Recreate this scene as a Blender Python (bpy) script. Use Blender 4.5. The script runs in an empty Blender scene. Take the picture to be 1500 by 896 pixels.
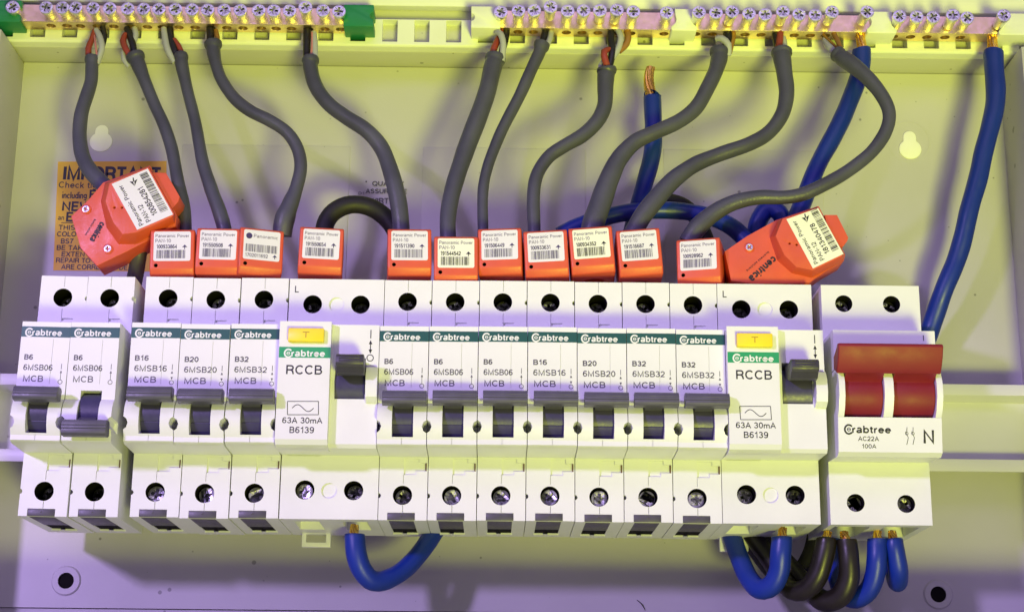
import bpy, bmesh, math, random
from mathutils import Vector, Matrix
random.seed(7)
MM = 0.001
R = math.radians
scene = bpy.context.scene
col = scene.collection

# ---------------------------------------------------------------- camera
CX, CZ, CD = 42.1, -83.6, 658.8          # camera place in mm: right, up, out from the back panel
FPX = 2426.0                              # focal length in pixels of the 1500 px wide photograph
def rot(ax, t):
    return Matrix.Rotation(t, 3, ax)
RC = rot('Z', -0.009) @ rot('X', -0.2682) @ rot('Y', 0.0095)
cam_d = bpy.data.cameras.new('camera'); cam = bpy.data.objects.new('camera', cam_d); col.objects.link(cam)
cam_d.sensor_width = 36; cam_d.lens = FPX / 1500 * 36
cam_d.clip_start = 0.01; cam_d.clip_end = 20
T = Matrix(((1, 0, 0), (0, 0, -1), (0, 1, 0)))
cam.matrix_world = Matrix.Translation(Vector((CX, -CD, CZ)) * MM) @ (T @ RC.transposed()).to_4x4()
scene.camera = cam

# ---------------------------------------------------------------- light
scene.view_settings.view_transform = 'Standard'; scene.view_settings.look = 'None'
scene.view_settings.exposure = -0.08; scene.view_settings.gamma = 1
world = bpy.data.worlds.new('World'); scene.world = world; world.use_nodes = True
bg = world.node_tree.nodes['Background']; bg.inputs[0].default_value = (0.235, 0.195, 0.31, 1); bg.inputs[1].default_value = 1.0
def aim(o, loc, at):
    o.location = loc; o.rotation_euler = (Vector(at) - Vector(loc)).to_track_quat('-Z', 'Y').to_euler()
def area_lamp(name, loc, at, size, power, color):
    d = bpy.data.lights.new(name, 'AREA'); d.shape = 'DISK'; d.size = size; d.energy = power; d.color = color
    o = bpy.data.objects.new(name, d); col.objects.link(o); aim(o, loc, at); return o
def spot_lamp(name, loc, at, radius, power, color, cone, blend, sx=1.0):
    d = bpy.data.lights.new(name, 'SPOT'); d.shadow_soft_size = radius; d.energy = power; d.color = color
    d.spot_size = R(cone); d.spot_blend = blend
    o = bpy.data.objects.new(name, d); col.objects.link(o); aim(o, loc, at); o.scale = (sx, 1, 1); return o
# violet spot on the left in front, yellow lamp low on the right in front, plus two added helpers
spot_lamp('violet_lamp', (-0.70, -1.12, 0.31), (0.05, 0, -0.06), 0.05, 54, (0.58, 0.41, 0.98), 19.5, 0.75, 2.3)
vp = area_lamp('violet_fill', (0.08, -1.0, 0.68), (0.05, 0, 0.03), 1.3, 2.3, (0.60, 0.41, 0.98)); vp.data.shape = 'RECTANGLE'; vp.data.size_y = 0.30  # added fill, placed where the brass bars and screws mirror it
area_lamp('yellow_lamp', (0.34, -1.0, -0.56), (0.04, -0.02, 0.06), 0.20, 5.5, (0.95, 1.0, 0.20))
spot_lamp('yellow_boost', (0.30, -1.05, -0.38), (0.05, 0, 0.275), 0.18, 66, (0.85, 1.0, 0.0), 17, 0.95, 2.8)  # added spot that strengthens the yellow on the upper panel

# ---------------------------------------------------------------- geometry helpers
def PD(px, py, d):
    """where the sight line of a photograph pixel meets the plane d mm in front of the back panel"""
    v = RC.transposed() @ Vector(((px - 750) / FPX, (448 - py) / FPX, -1.0))
    t = (d - CD) / v.z
    return (CX + v.x * t, CZ + v.y * t)     # x, z in mm

def z5(n, x, y):                            # enlarged-crop coordinates back to photograph pixels
    ox, oy = {1: (0, 0), 2: (375, 0), 3: (750, 0), 4: (1125, 0), 5: (0, 220), 6: (375, 220), 7: (750, 220), 8: (1125, 220)}[n]
    return (ox + x / 3.982, oy + y / 3.982)

# plain sans serif letters as pen strokes; height of a capital = 1
def arc(cx, cy, rx, ry, a0, a1, n=0):
    n = n or max(3, int(abs(a1 - a0) / 18))
    return [(cx + rx * math.cos(R(a0 + (a1 - a0) * k / n)), cy + ry * math.sin(R(a0 + (a1 - a0) * k / n))) for k in range(n + 1)]
LO, HI, XH = .06, .94, .66
GL_ = {
 'A': (.86, [[(.05, 0), (.43, .95), (.81, 0)], [(.18, .33), (.68, .33)]]),
 'B': (.80, [[(.12, .5), (.12, HI)] + [(.42, HI)] + arc(.45, .73, .21, .21, 90, -90) + [(.12, .52)], [(.12, .52), (.45, .52)] + arc(.46, .29, .25, .23, 90, -90) + [(.12, LO), (.12, .52)]]),
 'C': (.88, [arc(.47, .5, .37, .44, 42, 318)]),
 'D': (.86, [[(.12, LO), (.12, HI), (.36, HI)] + arc(.38, .5, .38, .44, 90, -90) + [(.12, LO)]]),
 'E': (.76, [[(.70, HI), (.12, HI), (.12, LO), (.72, LO)], [(.12, .52), (.65, .52)]]),
 'F': (.70, [[(.66, HI), (.12, HI), (.12, 0)], [(.12, .5), (.60, .5)]]),
 'G': (.92, [arc(.48, .5, .38, .44, 42, 345) + [(.83, .46), (.52, .46)]]),
 'H': (.86, [[(.12, 0), (.12, 1)], [(.74, 0), (.74, 1)], [(.12, .52), (.74, .52)]]),
 'I': (.24, [[(.12, 0), (.12, 1)]]),
 'K': (.82, [[(.12, 0), (.12, 1)], [(.76, 1), (.14, .38)], [(.34, .56), (.78, 0)]]),
 'L': (.66, [[(.12, 1), (.12, LO), (.62, LO)]]),
 'M': (1.0, [[(.12, 0), (.12, .97), (.50, .05), (.88, .97), (.88, 0)]]),
 'N': (.86, [[(.12, 0), (.12, .93), (.74, .07), (.74, 1)]]),
 'O': (.94, [arc(.47, .5, .39, .44, 90, 450)]),
 'P': (.76, [[(.12, 0), (.12, HI), (.42, HI)] + arc(.43, .69, .24, .25, 90, -90) + [(.12, .44)]]),
 'Q': (.94, [arc(.47, .5, .39, .44, 90, 450), [(.55, .24), (.84, -.04)]]),
 'R': (.84, [[(.12, 0), (.12, HI), (.46, HI)] + arc(.48, .71, .24, .23, 90, -90) + [(.12, .48)], [(.5, .47), (.68, .35), (.72, .12), (.77, 0)]]),
 'S': (.80, [arc(.40, .72, .28, .22, 25, 180) + [(.15, .60), (.40, .50), (.64, .41)] + arc(.40, .27, .30, .21, 20, -160)]),
 'T': (.74, [[(.02, HI), (.72, HI)], [(.37, HI), (.37, 0)]]),
 'U': (.86, [[(.12, 1)] + arc(.43, .35, .31, .29, 180, 360) + [(.74, 1)]]),
 'W': (1.14, [[(.05, 1), (.30, .03), (.57, .95), (.84, .03), (1.09, 1)]]),
 'X': (.80, [[(.06, 0), (.74, 1)], [(.06, 1), (.74, 0)]]),
 'Y': (.80, [[(.04, 1), (.40, .42), (.76, 1)], [(.40, .45), (.40, 0)]]),
 'Z': (.74, [[(.06, HI), (.66, HI), (.06, LO), (.70, LO)]]),
 '0': (.68, [arc(.34, .5, .26, .44, 90, 450)]),
 '1': (.56, [[(.10, .74), (.26, .78), (.38, .98), (.38, 0)]]),
 '2': (.70, [arc(.34, .68, .25, .26, 170, -20) + [(.42, .38), (.12, .14), (.09, LO), (.62, LO)]]),
 '3': (.70, [arc(.33, .73, .22, .21, 160, -80) + arc(.34, .29, .26, .23, 80, -165)]),
 '4': (.70, [[(.50, 0), (.50, .95), (.07, .30), (.66, .30)]]),
 '5': (.70, [[(.58, HI), (.18, HI), (.12, .50)] + arc(.34, .33, .26, .27, 130, -160)]),
 '6': (.70, [arc(.40, .66, .28, .28, 40, 150) + [(.10, .45)] + arc(.35, .32, .25, .26, 180, 540)]),
 '7': (.66, [[(.06, HI), (.60, HI), (.38, .55), (.24, 0)]]),
 '8': (.70, [arc(.35, .73, .21, .21, -90, 270), arc(.35, .29, .26, .23, 90, 450)]),
 '9': (.70, [arc(.30, .34, .28, .28, 220, 330) + [(.60, .55)] + arc(.35, .68, .25, .26, 0, 360)]),
 '-': (.40, [[(.06, .36), (.34, .36)]]), ' ': (.34, []),
 'a': (.66, [arc(.32, .50, .21, .17, 160, 0) + [(.53, .12), (.60, .04)], [(.53, .38), (.30, .33)] + arc(.27, .19, .19, .14, 100, 280) + [(.46, .10), (.53, .22)]]),
 'b': (.68, [[(.11, 0), (.11, 1)], arc(.36, .34, .24, .28, 180, 540)]),
 'c': (.62, [arc(.33, .34, .25, .28, 42, 318)]),
 'd': (.68, [[(.58, 0), (.58, 1)], arc(.33, .34, .24, .28, 0, 360)]),
 'e': (.68, [[(.09, .36), (.59, .36)] + arc(.34, .34, .25, .28, 5, 322)]),
 'g': (.68, [[(.58, XH), (.58, -.05)] + arc(.33, -.04, .25, .17, 0, -150), arc(.33, .36, .24, .26, 0, 360)]),
 'h': (.66, [[(.11, 0), (.11, 1)], [(.11, .38)] + arc(.33, .42, .21, .20, 160, 0) + [(.54, 0)]]),
 'i': (.22, [[(.11, 0), (.11, XH)], [(.11, .86), (.11, 1)]]),
 'k': (.60, [[(.11, 0), (.11, 1)], [(.52, XH), (.12, .24)], [(.26, .38), (.56, 0)]]),
 'l': (.22, [[(.11, 0), (.11, 1)]]),
 'm': (1.02, [[(.11, 0), (.11, XH)], [(.11, .38)] + arc(.31, .44, .20, .18, 160, 0) + [(.51, 0)], [(.51, .38)] + arc(.71, .44, .20, .18, 160, 0) + [(.91, 0)]]),
 'n': (.66, [[(.11, 0), (.11, XH)], [(.11, .38)] + arc(.33, .42, .21, .20, 160, 0) + [(.54, 0)]]),
 'o': (.68, [arc(.34, .34, .25, .28, 90, 450)]),
 'r': (.42, [[(.11, 0), (.11, XH)], [(.11, .40)] + arc(.34, .38, .22, .24, 170, 80)]),
 's': (.60, [arc(.30, .48, .19, .14, 30, 180) + [(.14, .40), (.44, .27)] + arc(.29, .19, .20, .13, 20, -155)]),
 't': (.38, [[(.18, .86), (.18, .16), (.24, .07), (.36, .06)], [(.03, .62), (.36, .62)]]),
 'u': (.66, [[(.11, XH)] + arc(.32, .25, .21, .20, 180, 345) + [(.54, .30)], [(.54, XH), (.54, 0)]]),
 'w': (.90, [[(.04, XH), (.24, .03), (.45, .62), (.66, .03), (.86, XH)]]),
}
class MB:
    def __init__(self, off=(0, 0, 0)):      # off: x, z, d of the origin of the thing
        self.v = []; self.f = []; self.m = []; self.off = off
    def V(self, x, z, d):
        o = self.off
        self.v.append(((x - o[0]) * MM, -(d - o[2]) * MM, (z - o[1]) * MM)); return len(self.v) - 1
    def F(self, idx, m=0): self.f.append(tuple(idx)); self.m.append(m)
    def box(self, x0, x1, z0, z1, d0, d1, m=0):
        a = [self.V(x, z, d) for d in (d0, d1) for z in (z0, z1) for x in (x0, x1)]
        for q in ((0, 2, 3, 1), (4, 5, 7, 6), (0, 1, 5, 4), (2, 6, 7, 3), (0, 4, 6, 2), (1, 3, 7, 5)):
            self.F([a[i] for i in q], m)
    def quad(self, x0, x1, z0, z1, d, m=0):
        self.F([self.V(x0, z0, d), self.V(x1, z0, d), self.V(x1, z1, d), self.V(x0, z1, d)], m)
    def prism_x(self, prof, x0, x1, m=0):   # prof: list of (d, z)
        n = len(prof)
        a = [self.V(x0, z, d) for d, z in prof]; b = [self.V(x1, z, d) for d, z in prof]
        self.F(a, m); self.F(b[::-1], m)
        for i in range(n):
            j = (i + 1) % n; self.F((a[j], a[i], b[i], b[j]), m)
    def prism_d(self, poly, d0, d1, m=0, poly0=None):   # poly: (x, z) counter-clockwise seen from the front
        n = len(poly); poly0 = poly0 or poly
        a = [self.V(x, z, d0) for x, z in poly0]; b = [self.V(x, z, d1) for x, z in poly]
        self.F(a[::-1], m); self.F(b, m)
        for i in range(n):
            j = (i + 1) % n; self.F((a[i], a[j], b[j], b[i]), m)
    def cyl_d(self, x, z, r, d0, d1, n=24, m=0, r1=None):
        self.prism_d([(x + (r1 or r) * math.cos(2 * math.pi * i / n), z + (r1 or r) * math.sin(2 * math.pi * i / n)) for i in range(n)], d0, d1, m,
                     [(x + r * math.cos(2 * math.pi * i / n), z + r * math.sin(2 * math.pi * i / n)) for i in range(n)])
    def cyl_z(self, x, d, r, z0, z1, n=16, m=0):
        a = []; b = []
        for i in range(n):
            t = 2 * math.pi * i / n
            a.append(self.V(x + r * math.cos(t), z0, d - r * math.sin(t))); b.append(self.V(x + r * math.cos(t), z1, d - r * math.sin(t)))
        self.F(a[::-1], m); self.F(b, m)
        for i in range(n):
            j = (i + 1) % n; self.F((a[i], a[j], b[j], b[i]), m)
    def text(self, s, x, z, h, w=None, d=0, bold=0.0, ang=0, m=0):
        adv = [GL_[ch][0] + .07 for ch in s]; tot = sum(adv) - .12
        sx = h if w is None else w / tot
        pw = h * (.15 + bold * 2.4); c, sn = math.cos(ang), math.sin(ang); u0 = -.05; k = 0
        for ch, ad in zip(s, adv):
            for st in GL_[ch][1]:
                pts = [((u0 + px) * sx, py * h) for px, py in st]
                cl = len(pts) > 3 and math.dist(pts[0], pts[-1]) < 1e-4
                if cl: pts = pts[:-1]
                self.stroke([(x + u * c - t * sn, z + u * sn + t * c) for u, t in pts], pw, d + .003 * (k % 2), m, closed=cl); k += 1
            u0 += ad
    def stroke(self, pts, w, d, m=0, closed=False):      # flat printed line with mitred corners
        n = len(pts); L = []
        for i in range(n):
            p = Vector(pts[i])
            a = Vector(pts[i - 1]) if (closed or i > 0) else None
            b = Vector(pts[(i + 1) % n]) if (closed or i < n - 1) else None
            t1 = (p - a).normalized() if a is not None else (b - p).normalized()
            t2 = (b - p).normalized() if b is not None else t1
            n1 = Vector((-t1.y, t1.x)); n2 = Vector((-t2.y, t2.x)); nn = n1 + n2
            if nn.length < .3: nn = n1
            nn.normalize(); k = min(1 / max(nn.dot(n1), .45), 1.9) * w / 2
            L.append((self.V(p.x - nn.x * k, p.y - nn.y * k, d), self.V(p.x + nn.x * k, p.y + nn.y * k, d)))
        for i in range(n if closed else n - 1):
            a, b = L[i], L[(i + 1) % n]; self.F((a[0], b[0], b[1], a[1]), m)
    def tube(self, pts, n=14, m=0, flat=1.0, caps=True):
        """pts: (x, z, d, r); smooth swept tube"""
        P = [Vector(p[:3]) for p in pts]; rad = [p[3] for p in pts]
        Q = []; S = []
        for i in range(len(P) - 1):
            p0 = P[max(i - 1, 0)]; p1 = P[i]; p2 = P[i + 1]; p3 = P[min(i + 2, len(P) - 1)]
            k = max(2, min(9, int((p2 - p1).length / 1.6)))
            for j in range(k):
                t = j / k
                Q.append(0.5 * ((2 * p1) + (p2 - p0) * t + (2 * p0 - 5 * p1 + 4 * p2 - p3) * t * t + (3 * p1 - p0 - 3 * p2 + p3) * t ** 3))
                tt = t * t * (3 - 2 * t); S.append(rad[i] * (1 - tt) + rad[i + 1] * tt)
        Q.append(P[-1]); S.append(rad[-1])
        ph = [random.uniform(0, 6.28) for _ in range(4)]
        for i in range(len(Q)):
            S[i] *= 1 + .022 * math.sin(i * .55 + ph[0]) * math.sin(i * .23 + ph[1])
            if 1 < i < len(Q) - 2: Q[i] = Q[i] + Vector((math.sin(i * .33 + ph[2]), 0, math.sin(i * .41 + ph[3]))) * .05 * S[i]
        up = Vector((0, 0, 1)); rings = []
        for i, q in enumerate(Q):
            t = (Q[min(i + 1, len(Q) - 1)] - Q[max(i - 1, 0)]).normalized()
            up = up - t * up.dot(t)
            if up.length < 1e-3: up = Vector((1, 0, 0)) - t * t.x
            up.normalize(); sd = t.cross(up)
            rings.append([self.V(*(q + (sd * math.cos(a) + up * math.sin(a) * flat) * S[i])) for a in [2 * math.pi * k / n for k in range(n)]])
        for i in range(len(rings) - 1):
            a, b = rings[i], rings[i + 1]
            for k in range(n):
                l = (k + 1) % n; self.F((a[k], b[k], b[l], a[l]), m)
        if caps: self.F(rings[0], m); self.F(rings[-1][::-1], m)
    def mesh(self, name, mats, bevel=0, seg=2, smooth=True, angle=35):
        me = bpy.data.meshes.new(name); me.from_pydata(self.v, [], self.f)
        for mt in mats: me.materials.append(mt)
        me.polygons.foreach_set('material_index', self.m)
        return finish(me, bevel, seg, smooth, angle)
    def make(self, name, mats, parent=None, **k):
        if not isinstance(mats, (list, tuple)): mats = [mats]
        o = link(name, self.mesh(name, mats, **k), parent); return o

def finish(me, bevel=0, seg=2, smooth=True, angle=35, fix=True):
    bm = bmesh.new(); bm.from_mesh(me)
    if fix and bevel:
        bmesh.ops.remove_doubles(bm, verts=bm.verts, dist=1e-6)
    bmesh.ops.recalc_face_normals(bm, faces=bm.faces) if bevel else None
    if bevel:
        ed = [e for e in bm.edges if len(e.link_faces) == 2 and e.calc_face_angle(0) > R(28)]
        bmesh.ops.bevel(bm, geom=ed, offset=bevel * MM, segments=seg, affect='EDGES', profile=0.5, clamp_overlap=True)
    bm.to_mesh(me); bm.free()
    if smooth:
        me.polygons.foreach_set('use_smooth', [True] * len(me.polygons)); me.set_sharp_from_angle(angle=R(angle))
    me.update(); return me

def link(name, me, parent=None):
    o = bpy.data.objects.new(name, me); col.objects.link(o)
    if parent: o.parent = parent
    if name in ('body', 'bar', 'drum', 'slotted_carrier'):
        wn = o.modifiers.new('w', 'WEIGHTED_NORMAL'); wn.keep_sharp = True; wn.weight = 90
    return o

def cut(me, cutter_mb, unite=None):
    """boolean difference of closed cutters from a mesh"""
    a = bpy.data.objects.new('a', me); col.objects.link(a)
    tmp = [a]
    for mb, op in ([(unite, 'UNION')] if unite else []) + ([(cutter_mb, 'DIFFERENCE')] if cutter_mb else []):
        cm = bpy.data.meshes.new('c'); cm.from_pydata(mb.v, [], mb.f)
        bm = bmesh.new(); bm.from_mesh(cm); bmesh.ops.recalc_face_normals(bm, faces=bm.faces); bm.to_mesh(cm); bm.free()
        b = bpy.data.objects.new('b', cm); col.objects.link(b); tmp.append(b)
        md = a.modifiers.new('x', 'BOOLEAN'); md.operation = op; md.object = b; md.solver = 'EXACT'; md.use_self = True
    dg = bpy.context.evaluated_depsgraph_get(); dg.update()
    out = bpy.data.meshes.new_from_object(a.evaluated_get(dg))
    for o in tmp: bpy.data.objects.remove(o)
    return out

def darken_holes(me, off, holes, dlim, mi):  # near-black well walls: dark terminal metal and painted shade
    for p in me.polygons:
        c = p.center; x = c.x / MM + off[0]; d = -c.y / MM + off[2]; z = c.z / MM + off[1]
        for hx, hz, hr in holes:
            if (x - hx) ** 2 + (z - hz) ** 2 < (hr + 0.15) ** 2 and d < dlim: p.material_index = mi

def thing(name, label, cat, x, z, d, group=None):
    o = bpy.data.objects.new(name, None); col.objects.link(o); o.empty_display_size = 0.01
    o.location = (x * MM, -d * MM, z * MM); o['label'] = label; o['category'] = cat
    if group: o['group'] = group
    return o

# ---------------------------------------------------------------- materials
def pm(name, c, rough=0.4, metal=0.0, var=0.06, bump=0.0, scale=60, specks=0.0, coat=0.0, spec=0.5):
    m = bpy.data.materials.new(name); m.use_nodes = True; nt = m.node_tree; N = nt.nodes; K = nt.links
    b = N['Principled BSDF']; b.inputs['Roughness'].default_value = rough; b.inputs['Metallic'].default_value = metal
    b.inputs['Coat Weight'].default_value = coat; b.inputs['Specular IOR Level'].default_value = spec
    tc = N.new('ShaderNodeTexCoord')
    no = N.new('ShaderNodeTexNoise'); no.inputs['Scale'].default_value = scale; no.inputs['Detail'].default_value = 6
    K.new(tc.outputs['Object'], no.inputs['Vector'])
    rp = N.new('ShaderNodeMapRange'); rp.inputs[1].default_value = 0.3; rp.inputs[2].default_value = 0.7
    rp.inputs[3].default_value = 1 - var; rp.inputs[4].default_value = 1 + var; K.new(no.outputs[0], rp.inputs[0])
    mx = N.new('ShaderNodeVectorMath'); mx.operation = 'SCALE'; mx.inputs[0].default_value = c[:3]; K.new(rp.outputs[0], mx.inputs['Scale'])
    last = mx.outputs[0]
    if specks:
        vo = N.new('ShaderNodeTexVoronoi'); vo.inputs['Scale'].default_value = 150; K.new(tc.outputs['Object'], vo.inputs['Vector'])
        n2 = N.new('ShaderNodeTexNoise'); n2.inputs['Scale'].default_value = 55; K.new(tc.outputs['Object'], n2.inputs['Vector'])
        ad = N.new('ShaderNodeMath'); ad.operation = 'MULTIPLY_ADD'; ad.inputs[1].default_value = -0.55; K.new(n2.outputs[0], ad.inputs[0]); K.new(vo.outputs['Distance'], ad.inputs[2])
        r2 = N.new('ShaderNodeMapRange'); r2.inputs[1].default_value = -0.265; r2.inputs[2].default_value = -0.225
        r2.inputs[3].default_value = 1 - specks; r2.inputs[4].default_value = 1; K.new(ad.outputs[0], r2.inputs[0])
        s2 = N.new('ShaderNodeVectorMath'); s2.operation = 'SCALE'; K.new(last, s2.inputs[0]); K.new(r2.outputs[0], s2.inputs['Scale']); last = s2.outputs[0]
    K.new(last, b.inputs['Base Color'])
    rr = N.new('ShaderNodeMapRange'); rr.inputs[1].default_value = 0.3; rr.inputs[2].default_value = 0.7
    rr.inputs[3].default_value = max(rough - 0.06, 0.02); rr.inputs[4].default_value = rough + 0.08
    n3 = N.new('ShaderNodeTexNoise'); n3.inputs['Scale'].default_value = scale * 3; n3.inputs['Detail'].default_value = 4; K.new(tc.outputs['Object'], n3.inputs['Vector'])
    K.new(n3.outputs[0], rr.inputs[0]); K.new(rr.outputs[0], b.inputs['Roughness'])
    if bump:
        n4 = N.new('ShaderNodeTexNoise'); n4.inputs['Scale'].default_value = 1400; n4.inputs['Detail'].default_value = 3; K.new(tc.outputs['Object'], n4.inputs['Vector'])
        bp = N.new('ShaderNodeBump'); bp.inputs['Strength'].default_value = bump; bp.inputs['Distance'].default_value = 0.0003
        K.new(n4.outputs[0], bp.inputs['Height']); K.new(bp.outputs[0], b.inputs['Normal'])
    return m
WHITE = pm('white_moulded_plastic', (0.78, 0.79, 0.80), 0.38, var=0.03, bump=0.08, scale=45)
PANEL = pm('enclosure_plastic', (0.53, 0.515, 0.535), 0.42, var=0.08, bump=0.16, scale=11, specks=0.5)
PALE = pm('pale_plastic', (0.82, 0.83, 0.79), 0.4, var=0.03, bump=0.05)
DARKGAP = pm('dark_recess', (0.008, 0.007, 0.008), 0.8, spec=0.1)  # near-black, also put in for the shade of holes and openings
GREYP = pm('grey_toggle_plastic', (0.092, 0.088, 0.125), 0.42, var=0.12, bump=0.15, scale=200)
DRUM = pm('dark_drum_plastic', (0.046, 0.040, 0.11), 0.38, var=0.12, bump=0.1, scale=200)
SHUT = pm('grey_shutter_plastic', (0.075, 0.07, 0.09), 0.4, var=0.15, scale=300)
SHEATH = pm('grey_pvc_sheath', (0.068, 0.068, 0.108), 0.42, var=0.22, bump=0.4, scale=50)
SHEATHD = pm('black_pvc_sheath', (0.009, 0.008, 0.011), 0.6, var=0.1, bump=0.2)
BLUE = pm('blue_pvc', (0.004, 0.026, 0.29), 0.40, var=0.06, bump=0.08)
BLACKC = pm('brown_black_pvc', (0.013, 0.010, 0.009), 0.36, var=0.1, bump=0.06)
REDC = pm('brown_red_core', (0.30, 0.045, 0.025), 0.4)
BLKC = pm('black_core', (0.012, 0.011, 0.014), 0.35)
GRYC = pm('grey_core', (0.42, 0.42, 0.46), 0.42)
PINKC = pm('pink_core', (0.55, 0.2, 0.22), 0.4)
BRNC = pm('brown_core', (0.30, 0.14, 0.03), 0.4)
COPPER = pm('copper', (1.0, 0.60, 0.12), 0.26, 1.0, var=0.2, scale=300)
BRASS = pm('brass', (0.86, 0.66, 0.42), 0.36, 1.0, var=0.10, scale=200)
NICKEL = pm('nickel_screw', (0.86, 0.84, 0.92), 0.38, 1.0, var=0.08, scale=400)
STEELD = pm('dark_steel_and_slot_shade', (0.5, 0.49, 0.5), 0.30, 1.0, var=0.2, scale=400)
ORANGE = pm('orange_plastic', (0.66, 0.098, 0.042), 0.42, var=0.05, bump=0.2, scale=120)
LABELM = pm('white_label_paper', (0.76, 0.75, 0.82), 0.5, var=0.02)
LABELY = pm('cream_label_paper', (0.82, 0.83, 0.72), 0.5, var=0.02)
INK = pm('black_ink', (0.02, 0.018, 0.03), 0.5)
INKG = pm('grey_ink', (0.085, 0.08, 0.11), 0.5)
INKL = pm('soft_purple_ink', (0.16, 0.13, 0.24), 0.5)
TEAL = pm('teal_print', (0.012, 0.085, 0.082), 0.4)
GREENP = pm('green_print', (0.02, 0.30, 0.13), 0.4)
WHTINK = pm('white_ink', (0.75, 0.77, 0.77), 0.5)
GREENB = pm('green_block_plastic', (0.01, 0.19, 0.085), 0.4, bump=0.05)
YELB = pm('yellow_button', (0.85, 0.66, 0.025), 0.38)
RED = pm('red_toggle_plastic', (0.215, 0.010, 0.018), 0.55, var=0.10, bump=0.1)
STICK = pm('amber_sticker', (0.74, 0.43, 0.03), 0.5, var=0.05)

# ---------------------------------------------------------------- wall behind and enclosure
w = MB(); w.box(-900, 1000, -700, 800, -12, -4)
wall = w.make('wall', pm('wall_paint', (0.5, 0.5, 0.48), 0.8)); wall['kind'] = 'structure'

enc = thing('enclosure', 'pale plastic tub of the consumer unit with slotted top rail and keyholes', 'enclosure', 48, -40, 0)
EO = (48, -40, 0)
XL, XR, ZT = -161.5, 257.4, 203.0
def Pn(px, py, d=0): return PD(px, py, d)
m = MB(EO); m.box(XL, XR, -27, ZT, -3, 0)
c = MB(EO)
khl = Pn(148, 207); khr = Pn(1333, 219)
holes = [Pn(97, 850), Pn(1374, 870)]
for (hx, hz) in holes: c.cyl_d(hx, hz, 3.15, -5, 2, 32)
me = cut(m.mesh('back_panel', [PANEL]), c)
finish(me, 0); link('back_panel', me, enc)
m = MB(EO); m.box(XL, XR, -75, -27.2, -3, -1.2); m.make('lower_ledge', PANEL, enc)
m = MB(EO); m.box(XL - 8, XR + 8, -44, -38, -1.1, 60); m.make('bottom_wall', PANEL, enc, bevel=0.6)
# solid dark fill as shade in the mounting holes, raised bosses round them
for hx, hz in holes:
    b = MB(EO); n = 40
    def ring(mb, x, z, r0, r1, d0, d1, rim=0.6):
        prof = [(r0, d0), (r0, d1), (r1 - rim, d1), (r1, d0)]
        idx = [[mb.V(x + r * math.cos(2 * math.pi * i / n), z + r * math.sin(2 * math.pi * i / n), d) for r, d in prof] for i in range(n)]
        for i in range(n):
            a, q = idx[i], idx[(i + 1) % n]
            for k in range(3): mb.F((a[k], a[k + 1], q[k + 1], q[k]))
    ring(b, hx, hz, 3.15, 5.9, 0.02, 0.7); bo = b.make('hole_boss', PANEL, enc, angle=30)
    b = MB(EO); b.cyl_d(hx, hz, 3.13, -3.9, -0.25, 24); b.make('hole_shade', DARKGAP, bo)
# keyhole blanks, their brightness put into a paler colour
def keyhole(px, py, tall, dd):
    x, z = Pn(px, py); r, rs = 4.75, 2.75
    poly = []
    a0 = math.asin(rs / r)
    for i in range(25):
        t = math.pi / 2 + a0 + (2 * math.pi - 2 * a0) * i / 24; poly.append((x + r * math.cos(t), z + r * math.sin(t) * 0.92))
    for i in range(11):
        t = math.pi * i / 10; poly.append((x + rs * math.cos(t), z + tall + rs * math.sin(t)))
    b = MB(EO); b.prism_d(poly, -0.5, dd); return b
keyhole(148, 208, 4.8, 0.35).make('keyhole_blank', pm('bright_keyhole_colour', (0.93, 0.93, 0.90), 0.35, var=0.02), enc, bevel=0.12)
keyhole(1333, 219, 5.4, 0.6).make('keyhole_blank', bpy.data.materials['bright_keyhole_colour'], enc, bevel=0.25)
b = MB(EO); x, z = Pn(1331, 207); n = 40
ring(b, x, z, 8.6, 9.6, 0.02, 0.1); b.make('keyhole_ring', PANEL, enc, angle=30)
# knock-out plates, barely proud of the panel
for (a, bb, y0, y1) in ((268, 504, 212, 470), (620, 858, 216, 470), (972, 1214, 219, 480)):
    x0, z1 = Pn(a, y0); x1, z0 = Pn(bb, y1)
    b = MB(EO); b.box(x0, x1, z0, z1, -0.4, 0.35); b.make('knockout_plate', PANEL, enc, bevel=0.15)
# round knock-out outline low on the left, and a faint one on the right
# tub walls
b = MB(EO)
b.prism_x([(-3, ZT), (13, ZT + 1.2), (13, ZT + 34), (-3, ZT + 34)], XL - 40, XR + 60)
b.make('top_wall', PANEL, enc, bevel=0.4)
b = MB(EO); b.prism_d([(XL, -75), (XL, ZT - .1), (XL - 60, ZT - .1), (XL - 60, -75)][::-1], -3, 34, 0); b.make('side_wall', PANEL, enc, bevel=0.6)
b = MB(EO); b.prism_d([(XR, -75), (XR + 60, -75), (XR + 60, ZT - .1), (XR, ZT - .1)], -3, 30, 0); b.make('side_wall', PANEL, enc, bevel=0.6)
# slotted terminal carrier along the top
z_lo = PD(620, 68, 19)[1]; z_hi = PD(620, 29, 19)[1]
b = MB(EO); b.prism_x([(13.02, z_lo), (18.2, z_lo - 0.1), (19, z_lo + 0.6), (19, z_hi), (13.02, z_hi)], XL - 40, XR + 60)
c = MB(EO)
s_lo = PD(650, 62, 19)[1]; s_hi = PD(650, 30.5, 19)[1]
xs0 = PD(560, 50, 19)[0]; pitch = PD(606.8, 50, 19)[0] - xs0; sw = PD(582, 50, 19)[0] - xs0
for k in range(-18, 28):
    x = xs0 + k * pitch
    if XL - 30 < x < XR + 45: c.box(x, x + sw, s_lo, s_hi, 13.6, 21)
me = cut(b.mesh('slotted_carrier', [PALE]), c); finish(me, 0.15, 1); link('slotted_carrier', me, enc)
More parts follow.
